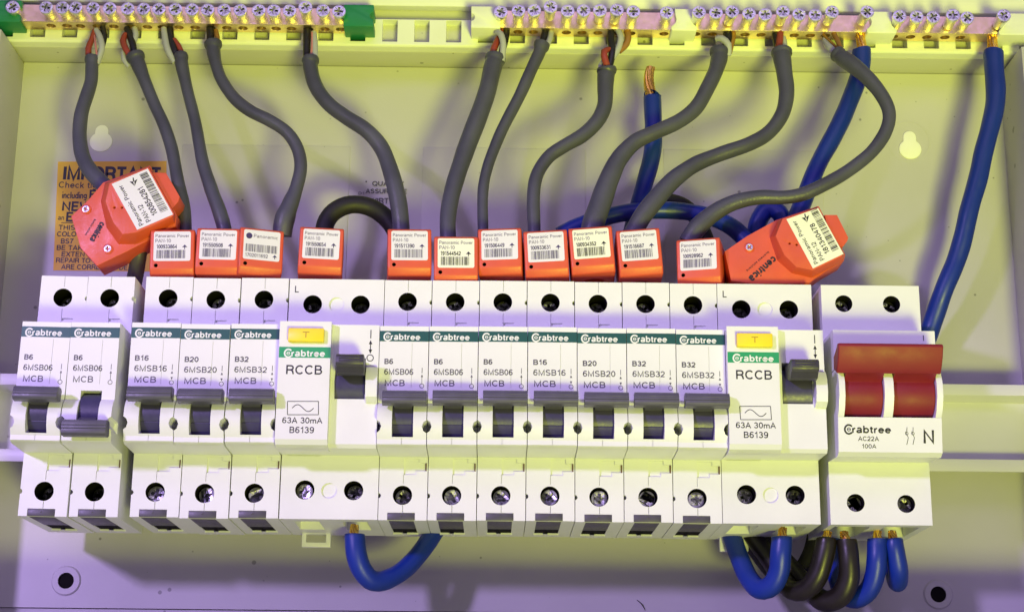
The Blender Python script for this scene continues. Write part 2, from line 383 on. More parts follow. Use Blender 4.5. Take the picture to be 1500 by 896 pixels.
# back of the slots is grey panel: thin strip
b = MB(EO); b.box(XL - 35, XR + 55, s_lo - .5, s_hi + .5, 13.3, 13.75); b.make('carrier_backing', PANEL, enc)
# outer rim above the carrier
r_lo = PD(700, 10.5, 20)[1]
b = MB(EO); b.prism_x([(13.02, r_lo + 1), (20, r_lo), (20, r_lo + 14), (13.02, r_lo + 14)], XL - 40, XR + 60); b.make('top_rim', PALE, enc, bevel=0.4)
# mounting rail, top hat section
b = MB(EO)
zc = 45.0; t = 1.2
prof = [(18, zc + 17.5), (18, zc + 13.0), (10.5, zc + 11.6), (10.5, zc - 11.6), (18, zc - 12.6), (18, zc - 17.5), (16.8, zc - 17.5), (16.8, zc - 13.6), (9.3, zc - 12.8),
        (9.3, zc + 12.8), (16.8, zc + 14.2), (16.8, zc + 17.5)]
b.prism_x(prof, XL + 0.3, XR - 0.3)
b.make('mounting_rail', pm('rail_plastic', (0.66, 0.66, 0.66), 0.4, var=0.04, bump=0.1, scale=20, specks=0.3), enc, bevel=0.25)
for x in (-140, -100, 20, 110, 235):
    b = MB(EO); b.box(x - 6, x + 6, 35, 55, 0.4, 9.28); b.make('rail_spacer', PANEL, enc)
# sticker on the panel
st = MB(EO); q = [Pn(78, 396), Pn(186, 397), Pn(243, 300), Pn(243, 236), Pn(85, 237)]
q = [Pn(78, 396), Pn(243, 398), Pn(244, 236), Pn(85, 237)]
st.prism_d(q, 0.0, 0.12); sk = st.make('warning_sticker', STICK, enc); sk['label'] = 'amber warning sticker with black capitals on the back panel'
tx = MB(EO)
def ptext(mb, s, px, py, hpx, wpx, d, bold=0, mt=0):
    x, z = PD(px, py, d); x1, _ = PD(px + wpx, py, d); _, zt = PD(px, py - hpx, d)
    mb.text(s, x, z, zt - z, x1 - x, d, bold, 0, mt)
for s, px, py, h, wd, bo in (('IMPORTANT', 93, 263, 19, 142, .03), ('Check tightness', 86, 275, 9, 96, 0), ('including', 91, 290.5, 9.5, 36, 0), ('F', 131, 290.5, 12, 9, .03),
        ('NEW', 91, 308.5, 13, 42, .03), ('an', 85, 322, 7, 9, 0), ('E', 97, 324, 13, 10, .03), ('THIS', 86, 336.5, 7, 24, .015), ('COLO', 83.5, 346, 7, 28, .015),
        ('BS7', 89, 356.5, 7, 18, .015), ('BE TAKEN', 83, 366, 7, 52, .015), ('EXTEN', 90, 375.5, 7, 34, .015), ('REPAIR TO', 82, 384.5, 7, 50, .015), ('ARE CORRECTLY DE', 90, 394, 7, 97, .015)):
    ptext(tx, s, px, py, h, wd, 0.18, bo)
x0, z0 = Pn(90, 325.8); x1, _ = Pn(110, 325.8); tx.quad(x0, x1, z0 - .3, z0, 0.18)
tx.make('lettering', INK, sk, smooth=False)
tx = MB(EO)
ptext(tx, 'QUALITY', 545.5, 272, 6.5, 46, 0.4, .015); ptext(tx, 'ASSURANCE', 536, 283, 6.5, 60, 0.4, .012)
ptext(tx, 'D1', 525, 285, 4, 9, 0.4); ptext(tx, 'WIRT', 542, 298, 8, 27, 0.4, .008)
x, z = Pn(536.5, 266.5); tx.prism_d([(x + .35 * math.cos(i * math.pi / 4), z + .35 * math.sin(i * math.pi / 4)) for i in range(8)], .38, .42)
tx.make('stamped_lettering', INKG, enc, smooth=False)

# ---------------------------------------------------------------- screws
def screw_mesh(name, r, ln, mats, slot=0.9, arm=1.0, ticks=True, dome=0.3):
    b = MB(); b.prism_d([(r * math.cos(2 * math.pi * i / 28), r * math.sin(2 * math.pi * i / 28)) for i in range(28)], -1.9, 0)
    if ln > 1.9: b.cyl_d(0, 0, r * 0.82, -ln, -1.9, 20)
    c = MB(); a = r * 0.66 * arm; hw = slot / 2
    c.box(-a, a, -hw, hw, -1.3, 1); c.box(-hw, hw, -a, a, -1.3001, 1.001)
    g = r * 0.97
    if ticks:
        for t in range(4):
            an = math.pi / 4 + t * math.pi / 2; ca, sa = math.cos(an), math.sin(an); tw = .11
            pl = [(ca * .7 + sa * tw, sa * .7 - ca * tw), (ca * g + sa * tw, sa * g - ca * tw), (ca * g - sa * tw, sa * g + ca * tw), (ca * .7 - sa * tw, sa * .7 + ca * tw)]
            c.prism_d(pl, -.35, 1)
    me = cut(b.mesh(name, mats[:1]), c)
    finish(me, 0.12, 2, angle=40)
    if len(mats) > 1:
        me.materials.append(mats[1])  # cross recess coloured darker in place of its shade
        for p in me.polygons:
            if -p.center.y / MM < -0.25 and math.hypot(p.center.x, p.center.z) / MM < r * .72 and -p.center.y / MM > -1.8: p.material_index = 1
    me.name = name; return me
SCR_BAR = screw_mesh('terminal_screw', 2.75, 9.0, [NICKEL, STEELD], slot=0.95)
SCR_DEV = screw_mesh('clamp_screw', 2.95, 2.0, [NICKEL, STEELD], slot=1.15)
SCR_DK = screw_mesh('clamp_screw', 2.85, 2.0, [STEELD, DARKGAP], slot=1.15)

# ---------------------------------------------------------------- terminal bars
ZBt = PD(400, 11.5, 28)[1]; ZBb = PD(400, 36.5, 28)[1]
zmid = (ZBt + ZBb) / 2
def screw_at(px, py):
    xa, za = PD(px, py, 0); xb, zb = PD(px, py, 40)
    d = (zmid - za) / (zb - za) * 40; d = min(max(d, 33.5), 41)
    return PD(px, py, d)[0], d
def zc_(n, pts): return [z5(n, *p) for p in pts]
BARS = [
    ('brass earth bar with green end blocks at the top left', -10, 512, zc_(1, [(70, 70), (265, 72), (360, 72), (440, 45), (540, 58), (637, 68), (742, 70), (835, 68), (925, 60), (1020, 78), (1118, 70), (1210, 58), (1305, 75), (1400, 68)]) + zc_(2, [(15, 68), (103, 68), (195, 68), (288, 42), (390, 62), (483, 68)]),
     [(-60, 29, 'R'), (503, 547, 'R')], GREENB),
    ('brass bar of ten screws between white blocks right of the empty slots', 728, 992, zc_(2, [(1428, 70)]) + zc_(3, [(38, 62), (130, 62), (225, 40), (325, 65), (418, 62), (513, 62), (612, 58), (708, 68), (903, 75)]),
     [(690, 733, 'L'), (983, 1021, 'M')], PALE),
    ('brass bar whose last screw clamps the crossed blue cable', 1010, 1276, zc_(3, [(1092, 72), (1190, 75), (1285, 68), (1383, 80), (1478, 85)]) + zc_(4, [(88, 68), (182, 85), (277, 88), (375, 70), (580, 70)]),
     [(1269, 1313, 'M')], PALE),
    ('brass bar with five small screws and one long screw in the top right corner', 1303, 1466, zc_(4, [(768, 95), (868, 98), (965, 100), (1080, 88), (1163, 105), (1378, 90)]),
     [(1462, 1530, 'M')], PALE)]
for lab, a, bb, scr, blocks, bmt in BARS:
    x0 = PD(a, 30, 28)[0]; x1 = PD(bb, 30, 28)[0]; O = ((x0 + x1) / 2, ZBb, 19)
    t_ = thing('terminal_bar', lab, 'terminal bar', *O, group='terminal bars along the top')
    b = MB(O); b.box(x0, x1, ZBb, ZBt, 20, 28)
    c = MB(O)
    for px, py in scr:
        sx, sd = screw_at(px, py); c.cyl_z(sx, 24, 1.95, ZBb - 2, ZBb + 4.5, 18)
    me = cut(b.mesh('bar', [BRASS]), c); finish(me, 0.22, 2); link('bar', me, t_)
    for px, py in scr:
        sx, sd = screw_at(px, py)
        s = link('terminal_screw', SCR_BAR, t_); s.location = ((sx - O[0]) * MM, -(sd - O[2]) * MM, (zmid - O[1]) * MM)
        s.rotation_euler = (random.uniform(-.05, .05), random.uniform(0, 6.28), random.uniform(-.05, .05))
    for pa, pb, side in blocks:
        u0 = PD(pa, 30, 30)[0]; u1 = PD(pb, 30, 30)[0]
        zt = PD(525, 7, 30)[1]; zb = PD(525, 37, 30)[1]; zb -= 0.6; r = 1.9
        # outline in x-z with finger notches in its sides
        def notch(x, sgn):
            zm = (zt + zb) / 2; return [(x + sgn * r * math.sin(math.pi * k / 8) * .8, zm - 1.6 * math.cos(math.pi * k / 8)) for k in range(9)]
        poly = [(u0, zb), (u1, zb)]
        if side == 'R': poly += notch(u1, -1)
        poly += [(u1, zt), (u0, zt)]
        if side in 'LM' and side != 'M': poly += notch(u0, 1)[::-1]
        if side == 'M':
            rt = [(u1 - .5, zb), (u1, zb + .6), (u1, zb + 1.9), (u1 - .9, zb + 2.6), (u1 - 1.9, zb + 3.8), (u1 - 2.2, zb + 5.2), (u1 - 1.9, zb + 6.6), (u1 - 1.6, zt)]
            poly = rt + [(u0 + u1 - x, z) for x, z in rt[::-1]]
        b = MB(O); b.prism_d(poly, 15.5, 30); b.make('end_block', bmt, t_, bevel=0.35)

# ---------------------------------------------------------------- breakers
S_, N_, H_ = 62.0, 80.0, 90.0
def zs(px, py): return PD(px, py, S_)[1]
def put_screw(parent, O, x, z, d, me):
    s = link('clamp_screw', me, parent); s.location = ((x - O[0]) * MM, -(d - O[2]) * MM, (z - O[1]) * MM)
    s.rotation_euler = (random.uniform(-.12, .12), random.uniform(0, 6.28), random.uniform(-.12, .12)); return s
def brand(mb, px, py, hpx, wpx, d, m=0, bold=0.022):
    """maker's lettering: a tall C with a small round mark inside, then the rest"""
    x, z = PD(px, py, d); x1, _ = PD(px + wpx, py, d); _, zt = PD(px, py - hpx, d); h = zt - z; w_ = x1 - x
    rc = h * 0.60; cx, cz = x + rc * 0.95, z + h * 0.48
    pts = [(cx + rc * 0.92 * math.cos(t), cz + rc * math.sin(t)) for t in [R(40 + 280 * k / 22) for k in range(23)]]
    mb.stroke(pts, h * 0.24, d, m)
    mb.stroke([(cx + rc * .38 * math.cos(t * math.pi / 5), cz + rc * .38 * math.sin(t * math.pi / 5)) for t in range(10)], h * .09, d, m, closed=True)
    mb.stroke([(cx - rc * .3, cz), (cx + rc * .3, cz)], h * .09, d, m)
    mb.text('rabtree', x + rc * 1.75, z + h * .02, h * .98, w_ - rc * 1.75, d + .01, bold, 0, m)

WM = 17.8
def arrows(mb, px, y0, y1, d, two=True, sc=1.0):
    """on mark, arrows and off ring, one under another"""
    def q(x, y): return PD(x, y, d)
    f = 4.06
    x, zt = q(px, y0); _, zl = q(px, y0 + 8 * sc); mb.quad(x - .11 * sc, x + .11 * sc, zl, zt, d)
    _, zr = q(px, y1); r = .75 * sc
    mb.stroke([(x + r * math.cos(k * math.pi / 8), zr + r * math.sin(k * math.pi / 8)) for k in range(16)], .2 * sc, d, closed=True)
    za = zl - .4 * sc; zb = zr + r + .25 * sc; a = .42 * sc
    mb.F([mb.V(x - a, za - 1.0 * sc, d), mb.V(x + a, za - 1.0 * sc, d), mb.V(x, za, d)])
    if two: mb.F([mb.V(x - a, zb + 1.0 * sc, d), mb.V(x, zb, d), mb.V(x + a, zb + 1.0 * sc, d)])
    else: mb.quad(x - .09, x + .09, zb - .25, za - .9, d)
    if sc > 1.2: mb.quad(x - .16, x + .16, zb + .6, za - .6, d)

def mcb_body():
    O = (WM / 2, 0, 18); y = lambda v, d=N_: PD(600, v, d)[1]
    m = MB(O); g = 0.13
    z1 = zs(600, 669)
    prof = [(18, 0), (S_, 0), (S_, z1), (79.2, y(655, 79)), (81.0, y(650, 81)), (81.0, y(643, 81)), (81.6, y(640)), (82.9, y(630)), (83.4, y(617)), (82.9, y(604)), (81.6, y(595)), (N_, y(590)),
            (N_, y(477.3)), (S_, y(477.3) + .3), (S_, H_), (18, H_)]
    m.prism_x(prof, g, WM - g)
    c = MB(O)
    xm = WM / 2
    ht = zs(597, 441.5); hb = zs(591, 724.5); hx = WM * .49
    holes = [(hx, ht, 3.5), (hx, hb, 3.5)]
    for x, z, _r in holes:
        c.cyl_d(x, z, 3.5, 46, 66, 28)
    # toggle bay
    bx0, bx1 = PD(574.5, 610, 82)[0], PD(605.5, 610, 82)[0]
    c.box(bx0, bx1, y(640.5), y(577), 66.5, 90)
    # side notches of the nose, the half dimples of the shoulders
    hexz = y(624.5, 82)
    for x in (0, WM):
        pl = [(x, hexz - 2.3), (x + 1.2, hexz - 1.5), (x + 1.7, hexz), (x + 1.2, hexz + 1.5), (x, hexz + 2.3), (x - 1.2, hexz + 1.5), (x - 1.7, hexz), (x - 1.2, hexz - 1.5)]
        c.prism_d(pl, 72, 90)
    c.cyl_d(WM, zs(690, 443), 0.95, 58, 66, 12); c.cyl_d(0, zs(560, 725), 0.95, 58, 66, 12)
    # fine mould seams
    c.box(xm - .1, xm + .1, ht + 4.2, H_ + 1, 61.5, 66); c.box(xm - .1, xm + .1, y(477.3) + 1.6, ht - 4.2, 61.5, 66)
    c.box(xm - .1, xm + .1, hb + 4.2, zs(600, 694), 61.5, 66); c.box(xm - .12, xm + .12, 2.9, hb - 3.6, 61.3, 66)
    c.box(WM * .66, WM * .66 + .14, y(567), y(502), 79.7, 90)
    c.box(xm - .08, xm + .08, z1 + 1.2, y(641.8), 80.4, 90)
    # clip slot under the top shoulder, stepped recess on the lower shoulder
    c.box(xm + 0.2, xm + 4.3, zs(600, 475.5), zs(600, 471.5), 61.2, 66)
    c.prism_d([(xm + .1, zs(600, 694.5)), (xm + 4.6, zs(600, 694.5)), (xm + 4.6, zs(600, 689)), (WM - .5, zs(600, 689)), (WM - .5, zs(600, 677)), (xm + 5.6, zs(600, 677)), (xm + 5.6, zs(600, 671)), (xm + .1, zs(600, 671))], 61.15, 66)
    # terminal mouth in the front lower edge and the underside
    c.box(3.4, 13.4, -1, 2.75, S_ - 0.5, 66)
    c.box(3.9, 12.9, -1, 1.6, 27, 60)
    me = cut(m.mesh('body', [WHITE]), c)
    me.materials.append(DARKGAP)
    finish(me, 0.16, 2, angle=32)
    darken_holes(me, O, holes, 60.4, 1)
    return me, O, holes, (bx0, bx1)
MCB_BODY, MO, MHOLES, (BX0, BX1) = mcb_body()
def yN(v, d=N_): return PD(600, v, d)[1]
def mcb_toggle():
    """handle meshes for on and off"""
    out = []
    zc0 = yN(612, 76); dc = 74.0
    # drum
    dr = MB(MO); prof = []
    for k in range(29):
        t = R(-78 + 156 * k / 28); prof.append((dc + 7.6 * math.cos(t), zc0 + 7.6 * math.sin(t)))
    prof = [(dc, zc0 - 7.4)] + prof + [(dc, zc0 + 7.4)]
    dr.prism_x(prof, BX0 + .12, BX1 - .12)
    drum = dr.mesh('drum', [DRUM], smooth=True)
    # groove line across the drum
    c = MB(MO); c.box(BX0 - 1, BX1 + 1, yN(622.3, 81), yN(620.8, 81), 80.6, 90); drum = cut(drum, c); finish(drum, 0); drum.name = 'drum'
    for st in ('on', 'off'):
        h = MB(MO)
        x0, _ = PD(559.5, 580, 88); x1, _ = PD(624.5, 580, 88)
        if st == 'on':
            zt, zb = yN(571, 88), yN(592.5, 88)
            pr = [(84.2, zb + .6), (86.5, zb), (89.4, zb + .4), (90, zb + 1.2), (90, zb + 2.2), (89.7, zb + 2.35), (90, zb + 2.5), (89.8, zb + 3.3), (89.5, zb + 3.45), (89.6, zb + 3.6), (89, zt - .6), (88, zt), (84.6, zt), (83.8, zt - .8)]
            neck = [(86.5, zb + .5), (79.5, zc0 + 2.2), (77, zc0 + 5), (83.9, zt - 1.2)]
            nz = (neck, BX0 + .6, BX1 - .6)
        else:
            zt, zb = yN(619, 88), yN(642.5, 88)
            pr = [(84, zb + .8), (85, zb), (88.4, zb), (89.6, zb + .7), (89.8, zb + 2.2), (89.5, zb + 2.35), (89.8, zb + 2.5), (89.7, zb + 3.4), (89.4, zb + 3.55), (89.6, zb + 3.7), (89.3, zt - .6), (88, zt), (85, zt), (84.2, zt - .8)]
            neck = [(84.4, zb + 1), (77, zc0 - 5), (79.5, zc0 - 1), (86.5, zt - .4)]
            nz = (neck, BX0 + .6, BX1 - .6)
        h.prism_x(pr, x0, x1)
        me = h.mesh('toggle', [GREYP], bevel=0.35, seg=2)
        n = MB(MO); n.prism_x(nz[0], nz[1], nz[2]); nk = n.mesh('toggle_neck', [GREYP], bevel=0.2)
        out.append((me, nk))
    return drum, out
DRUM_ME, TOGS = mcb_toggle()
def shutter():
    b = MB(MO); b.box(3.5, 13.3, 0.1, 2.65, 58, S_ + .12); b.box(3.9, 12.9, -0.15, 0.5, 40, 60.5)
    b.box(8.0, 8.7, 1.4, 1.9, S_, S_ + .35)
    me = b.mesh('terminal_shutter', [SHUT], bevel=0.12)
    k = MB(MO); k.box(3.9, 12.9, 0.2, 1.4, 27.2, 40); km = k.mesh('mouth_shade', [DARKGAP])  # dark block fills the terminal opening as its shade
    l = MB(MO); l.prism_x([(26, -.5), (27.6, -.5), (27.6, .3), (26, .3)], 3.6, 13.2); l.prism_x([(27.5, -.5), (29.6, -.4), (27.5, .3)], 7.4, 9.0); lm = l.mesh('terminal_lip', [WHITE])
    return me, km, lm
SHUT_ME, MOUTH_ME, LIP_ME = shutter()
_p = MB(MO); _p.box(WM - 1.0, WM - .2, zs(600, 688.5), zs(600, 677.5), 60.5, S_ - .2)
PIN_ME = _p.mesh('latch_pin', [pm('brown_latch_plastic', (.16, .09, .045), .5)])
def mcb_print(rate):
    s = MB(MO); d = N_ + .05
    x0 = .12; s.quad(.1, WM - .1, yN(499.6), yN(484.4), N_ + .03)
    band = s.mesh('brand_band', [TEAL], smooth=False)
    t = MB(MO); brand(t, 562.5, 497, 9.2, 53, N_ + .07); bl = t.mesh('lettering', [WHTINK], smooth=False)
    n = {'B6': '06', 'B16': '16', 'B20': '20', 'B32': '32'}[rate]
    p = MB(MO)
    ptext(p, rate, 563.3, 532.2, 7.2, 12.5 if rate == 'B6' else 20, d, .03); ptext(p, '6MSB' + n, 563, 547.8, 8.4, 42.5 if n == '06' else 47.5, d, .006)
    ptext(p, 'MCB', 563.5, 564.3, 8.8, 29.5 if n == '06' else 32, d, .006)
    arrows(p, 618.4, 538, 564.5, d, n != '06')
    pr = p.mesh('printed_lettering', [INKG], smooth=False)
    return band, bl, pr
PRT = {k: mcb_print(k) for k in ('B6', 'B16', 'B20', 'B32')}
def mcb(x0, rate, label, on=True, tilt=0.0, dz=0.0, screws=(SCR_DK, SCR_DEV), sd=(53.5, 58), dd=0, sym=0):
    t = thing('circuit_breaker', label, 'circuit breaker', x0 + WM / 2, dz, 18 + dd, group='single circuit breakers on the rail')
    t.rotation_euler = (0, R(tilt), 0)
    link('body', MCB_BODY, t)
    tg, nk = TOGS[0 if on else 1]
    dr = link('drum', DRUM_ME, t); tgo = link('toggle', tg, t); tgo.location = (random.uniform(-.12, .12) * MM, 0, random.uniform(-.2, .2) * MM); link('toggle_neck', nk, tgo)
    link('terminal_shutter', SHUT_ME, t); link('mouth_shade', MOUTH_ME, t); link('terminal_lip', LIP_ME, t)
    band, bl, pr = PRT[rate]
    bo = link('brand_band', band, t); link('lettering', bl, bo); link('printed_lettering', pr, t)
    link('latch_pin', PIN_ME, t)
    put_screw(t, MO, MHOLES[0][0] + random.uniform(-.4, .4), MHOLES[0][1] - .3, sd[0], screws[0])
    put_screw(t, MO, MHOLES[1][0] + random.uniform(-.4, .4), MHOLES[1][1] - .2, sd[1], screws[1])
    return t
mcb(-129.6, 'B6', 'white B6 breaker at the left end of the row, toggle up', tilt=0.75, screws=(SCR_DK, SCR_DK), sd=(52.5, 53))
mcb(-111.3, 'B6', 'white B6 breaker with its grey toggle switched down', on=False, tilt=0.15, screws=(SCR_DK, SCR_DK), sd=(52.5, 53))
mcb(-89.4, 'B16', 'white B16 breaker just right of the wide gap near the left end', tilt=.05, dz=.15)
mcb(-71.55, 'B20', 'white B20 breaker between the B16 and B32 ones left of the first wide switch', dz=-.15)
mcb(-53.6, 'B32', 'white B32 breaker touching the left side of the left residual current switch', dz=.1)
mcb(0.0, 'B6', 'white B6 breaker touching the right side of the left residual current switch', dz=-.1, sd=(53.5, 57.5), screws=(SCR_DK, SCR_DK))
mcb(17.8, 'B6', 'middle one of three adjoining B6 breakers in the centre block', dz=0, sd=(53.5, 58.5))
mcb(35.6, 'B6', 'rightmost of the three adjoining B6 breakers in the centre block', dz=.15, sd=(53.5, 58.5))
mcb(53.4, 'B16', 'white B16 breaker in the centre block, left of the B20 one', sd=(54, 59.2), dz=.2)
mcb(71.2, 'B20', 'white B20 breaker in the centre block, between B16 and B32', sd=(53.5, 59.2))
mcb(89.0, 'B32', 'left one of the two adjoining B32 breakers', sd=(53.5, 59.2), dz=.1)
mcb(106.8, 'B32', 'right one of the two adjoining B32 breakers, beside the right residual current switch', sd=(53.5, 59.6), dz=-.1)

# residual current switches, two modules wide; all pixel reads are for the left one
WR = 35.6
RO = (-WR / 2, 0, 18)
def rx(px, py, d): return PD(px, py, d)
def rccb_meshes():
    y = lambda v, d=N_: PD(500, v, d)[1]
    m = MB(RO); g = .1
    z1 = zs(500, 667)
    m.prism_x([(18, 0), (S_, 0), (S_, z1), (78.6, y(655)), (N_, y(650)), (N_, y(475.5)), (S_, y(475.5) + .4), (S_, H_), (18, H_)], -WR + g, -g)
    xa, xb = PD(409.5, 480, 84)[0], PD(485.5, 480, 84)[0]
    xa = -WR + g + .01
    u = MB(RO); ydd = lambda v: PD(450, v, 84)[1]
    u.prism_x([(60, z1 + .5), (79, ydd(655)), (82.6, ydd(650)), (84, ydd(643)), (84, ydd(470.5)), (60, ydd(470.5) + .2)], xa, xb)
    # cheek right of the toggle
    cx0, cx1 = PD(535.5, 560, 84)[0], -g - .01
    prof = [(70, y(590, 82)), (81.2, y(588, 82)), (84, y(580, 84)), (85, y(565, 85)), (84.4, y(548, 84)), (82.2, y(537, 82)), (70, y(534, 82))]
    uc = MB(RO); uc.prism_x(prof, cx0, cx1 )
    me = cut(m.mesh('body', [WHITE]), None, u); me = cut(me, None, uc)
    c = MB(RO); holes = []
    for px, py in ((458, 445.5), (528, 446), (446.5, 717), (518, 718)):
        x, z = PD(px, py, S_); holes.append((x, z, 3.5)); c.cyl_d(x, z, 3.5, 46, 66, 28)
    for px, py in ((493, 446), (482, 718)):
        x, z = PD(px, py, S_); c.cyl_d(x, z, 2.85, 61.1, 66, 28)
    tx0, tx1 = PD(490.5, 560, 80)[0], PD(534.8, 560, 80)[0]
    c.box(tx0, tx1, y(584, 80), y(524, 80), 66, 90)
    # two slots in the underside for the cable clamps
    for px in (446.5, 518): x, _ = PD(px, 757, S_); c.box(x - 4.6, x + 4.6, -1, 4, 34, 56)
    c.box(-WR + 2, -WR + 14, z1 - .25, z1 + .1, 61.6, 66)
    me = cut(me, c); me.materials.append(DARKGAP); finish(me, 0.18, 2, angle=32)
    darken_holes(me, RO, holes, 60.4, 1)
    return me, holes, (tx0, tx1)
RB, RHOLES, (TX0, TX1) = rccb_meshes()
yR = lambda v, d=N_: PD(500, v, d)[1]
def rccb_parts():
    P = {}
    b = MB(RO); z0 = yR(566, 76); pr = [(72, z0 - 9)] + [(73 + 8 * math.cos(R(t)), z0 + 8.6 * math.sin(R(t))) for t in range(-75, 80, 6)] + [(72, z0 + 9)]
    b.prism_x(pr, TX0 + .15, TX1 - .15); P['drum'] = b.mesh('drum', [DRUM])
    b = MB(RO); hx0, hx1 = PD(491.5, 530, 92)[0], PD(533, 530, 92)[0]
    zt, zm, zb = yR(517, 92), yR(536, 92), yR(549, 88)
    b.prism_x([(78, z0 + 4.5), (87, zb), (89.5, zb + .3), (91.4, zm), (93, zm + .3), (93.4, zm + 1.2), (93.2, zt - 1.2), (92, zt - .3), (90, zt), (86.5, zt - .6), (79, z0 + 8.2)], hx0 + .15, hx1 - .1)
    for k in range(3): b.box(hx0 + 1.2, hx1 - 1.2, zm + 1.5 + k * .95, zm + 1.9 + k * .95, 93, 93.55)
    P['toggle'] = b.mesh('toggle', [pm('dark_lever_plastic', (0.04, 0.037, 0.055), 0.42, var=0.12, bump=0.1, scale=200)], bevel=0.35)
    b = MB(RO); bx0, bz0 = PD(421.5, 499.5, 86); bx1, bz1 = PD(475, 480.5, 86)
    b.box(bx0, bx1, bz0, bz1, 84 - .5, 86.2); P['test_button'] = b.mesh('test_button', [YELB], bevel=0.4)
    b = MB(RO); xm = (bx0 + bx1) / 2; b.quad(xm - 1.2, xm + 1.2, bz1 - 1.7, bz1 - 1.4, 86.24); b.quad(xm - .16, xm + .16, bz1 - 3.6, bz1 - 1.7, 86.24)
    P['lettering'] = b.mesh('lettering', [pm('dark_yellow_letter', (.35, .22, .02), .5)], smooth=False)  # embossed T drawn flat in a darker yellow
    b = MB(RO); x0 = -WR + .2; x1 = PD(484.5, 510, 84)[0]; b.quad(x0, x1, PD(450, 523.8, 84)[1], PD(450, 508, 84)[1], 84.03); P['brand_band'] = b.mesh('brand_band', [GREENP], smooth=False)
    b = MB(RO); brand(b, 416.5, 521.6, 9.6, 59.5, 84.07, bold=.025); P['blet'] = b.mesh('lettering', [WHTINK], smooth=False)
    b = MB(RO); d = 84.05
    ptext(b, 'RCCB', 419, 547.5, 13, 53, d, .008); ptext(b, '63A 30mA', 413.5, 619.2, 8.5, 58.5, d, .004); ptext(b, 'B6139', 424, 633.6, 9, 36, d, .004)
    q = [PD(px, py, d) for px, py in ((421, 607), (466.5, 607), (466.5, 587.5), (421, 587.5))]
    for i in range(4): b.stroke([q[i], q[(i + 1) % 4]], .26, d)
    b.stroke([PD(428 + 31.5 * k / 20, 597.3 - 5 * math.sin(2 * math.pi * k / 20), d + .01) for k in range(21)], .28, d)
    P['print'] = b.mesh('printed_lettering', [INK], smooth=False)
    b = MB(RO); arrows(b, 543.5, 483, 524, N_ + .05, True, 1.55); P['mark'] = b.mesh('printed_mark', [INK], smooth=False)
    b = MB(RO)
    x0, z0 = PD(442, 801, 22); x1, z1 = PD(485.5, 772, 22); i0, j0 = PD(448.5, 794, 22); i1, j1 = PD(478, 782, 22)
    m = b; m.box(x0, x1, z0, z1 + 3, 20.5, 23)
    c = MB(RO); c.box(i0, i1, j0, j1, 18, 26)
    me = cut(m.mesh('rail_clip', [WHITE]), c); finish(me, .3, 2); P['clip'] = me
    return P
RP = rccb_parts()
def rccb(x0, label, dk):
    t = thing('residual_current_switch', label, 'circuit breaker', x0 + WR / 2, 0, 18, group='residual current switches on the rail')
    link('body', RB, t); link('drum', RP['drum'], t); link('toggle', RP['toggle'], t)
    tb = link('test_button', RP['test_button'], t); link('lettering', RP['lettering'], tb)
    bb = link('brand_band', RP['brand_band'], t); link('lettering', RP['blet'], bb)
    link('printed_lettering', RP['print'], t); link('printed_mark', RP['mark'], t); link('rail_clip', RP['clip'], t)
    for i, (x, z, r) in enumerate(RHOLES):
        put_screw(t, RO, x + random.uniform(-.5, .5), z - .2, (54, 53.5, 58.5, 57)[i], SCR_DK if i < 2 or dk else (SCR_DEV if i == 2 else SCR_DK))
    b = MB(RO); ptext(b, 'L', 432, 428, 9.5, 6, S_ + .04); link('terminal_letter', b.mesh('terminal_letter', [INK], smooth=False), t)
    return t
rccb(-WR, 'left residual current switch with yellow test button, above the lone blue loop', False)
rccb(124.6, 'right residual current switch with yellow test button, next to the red switch', True)

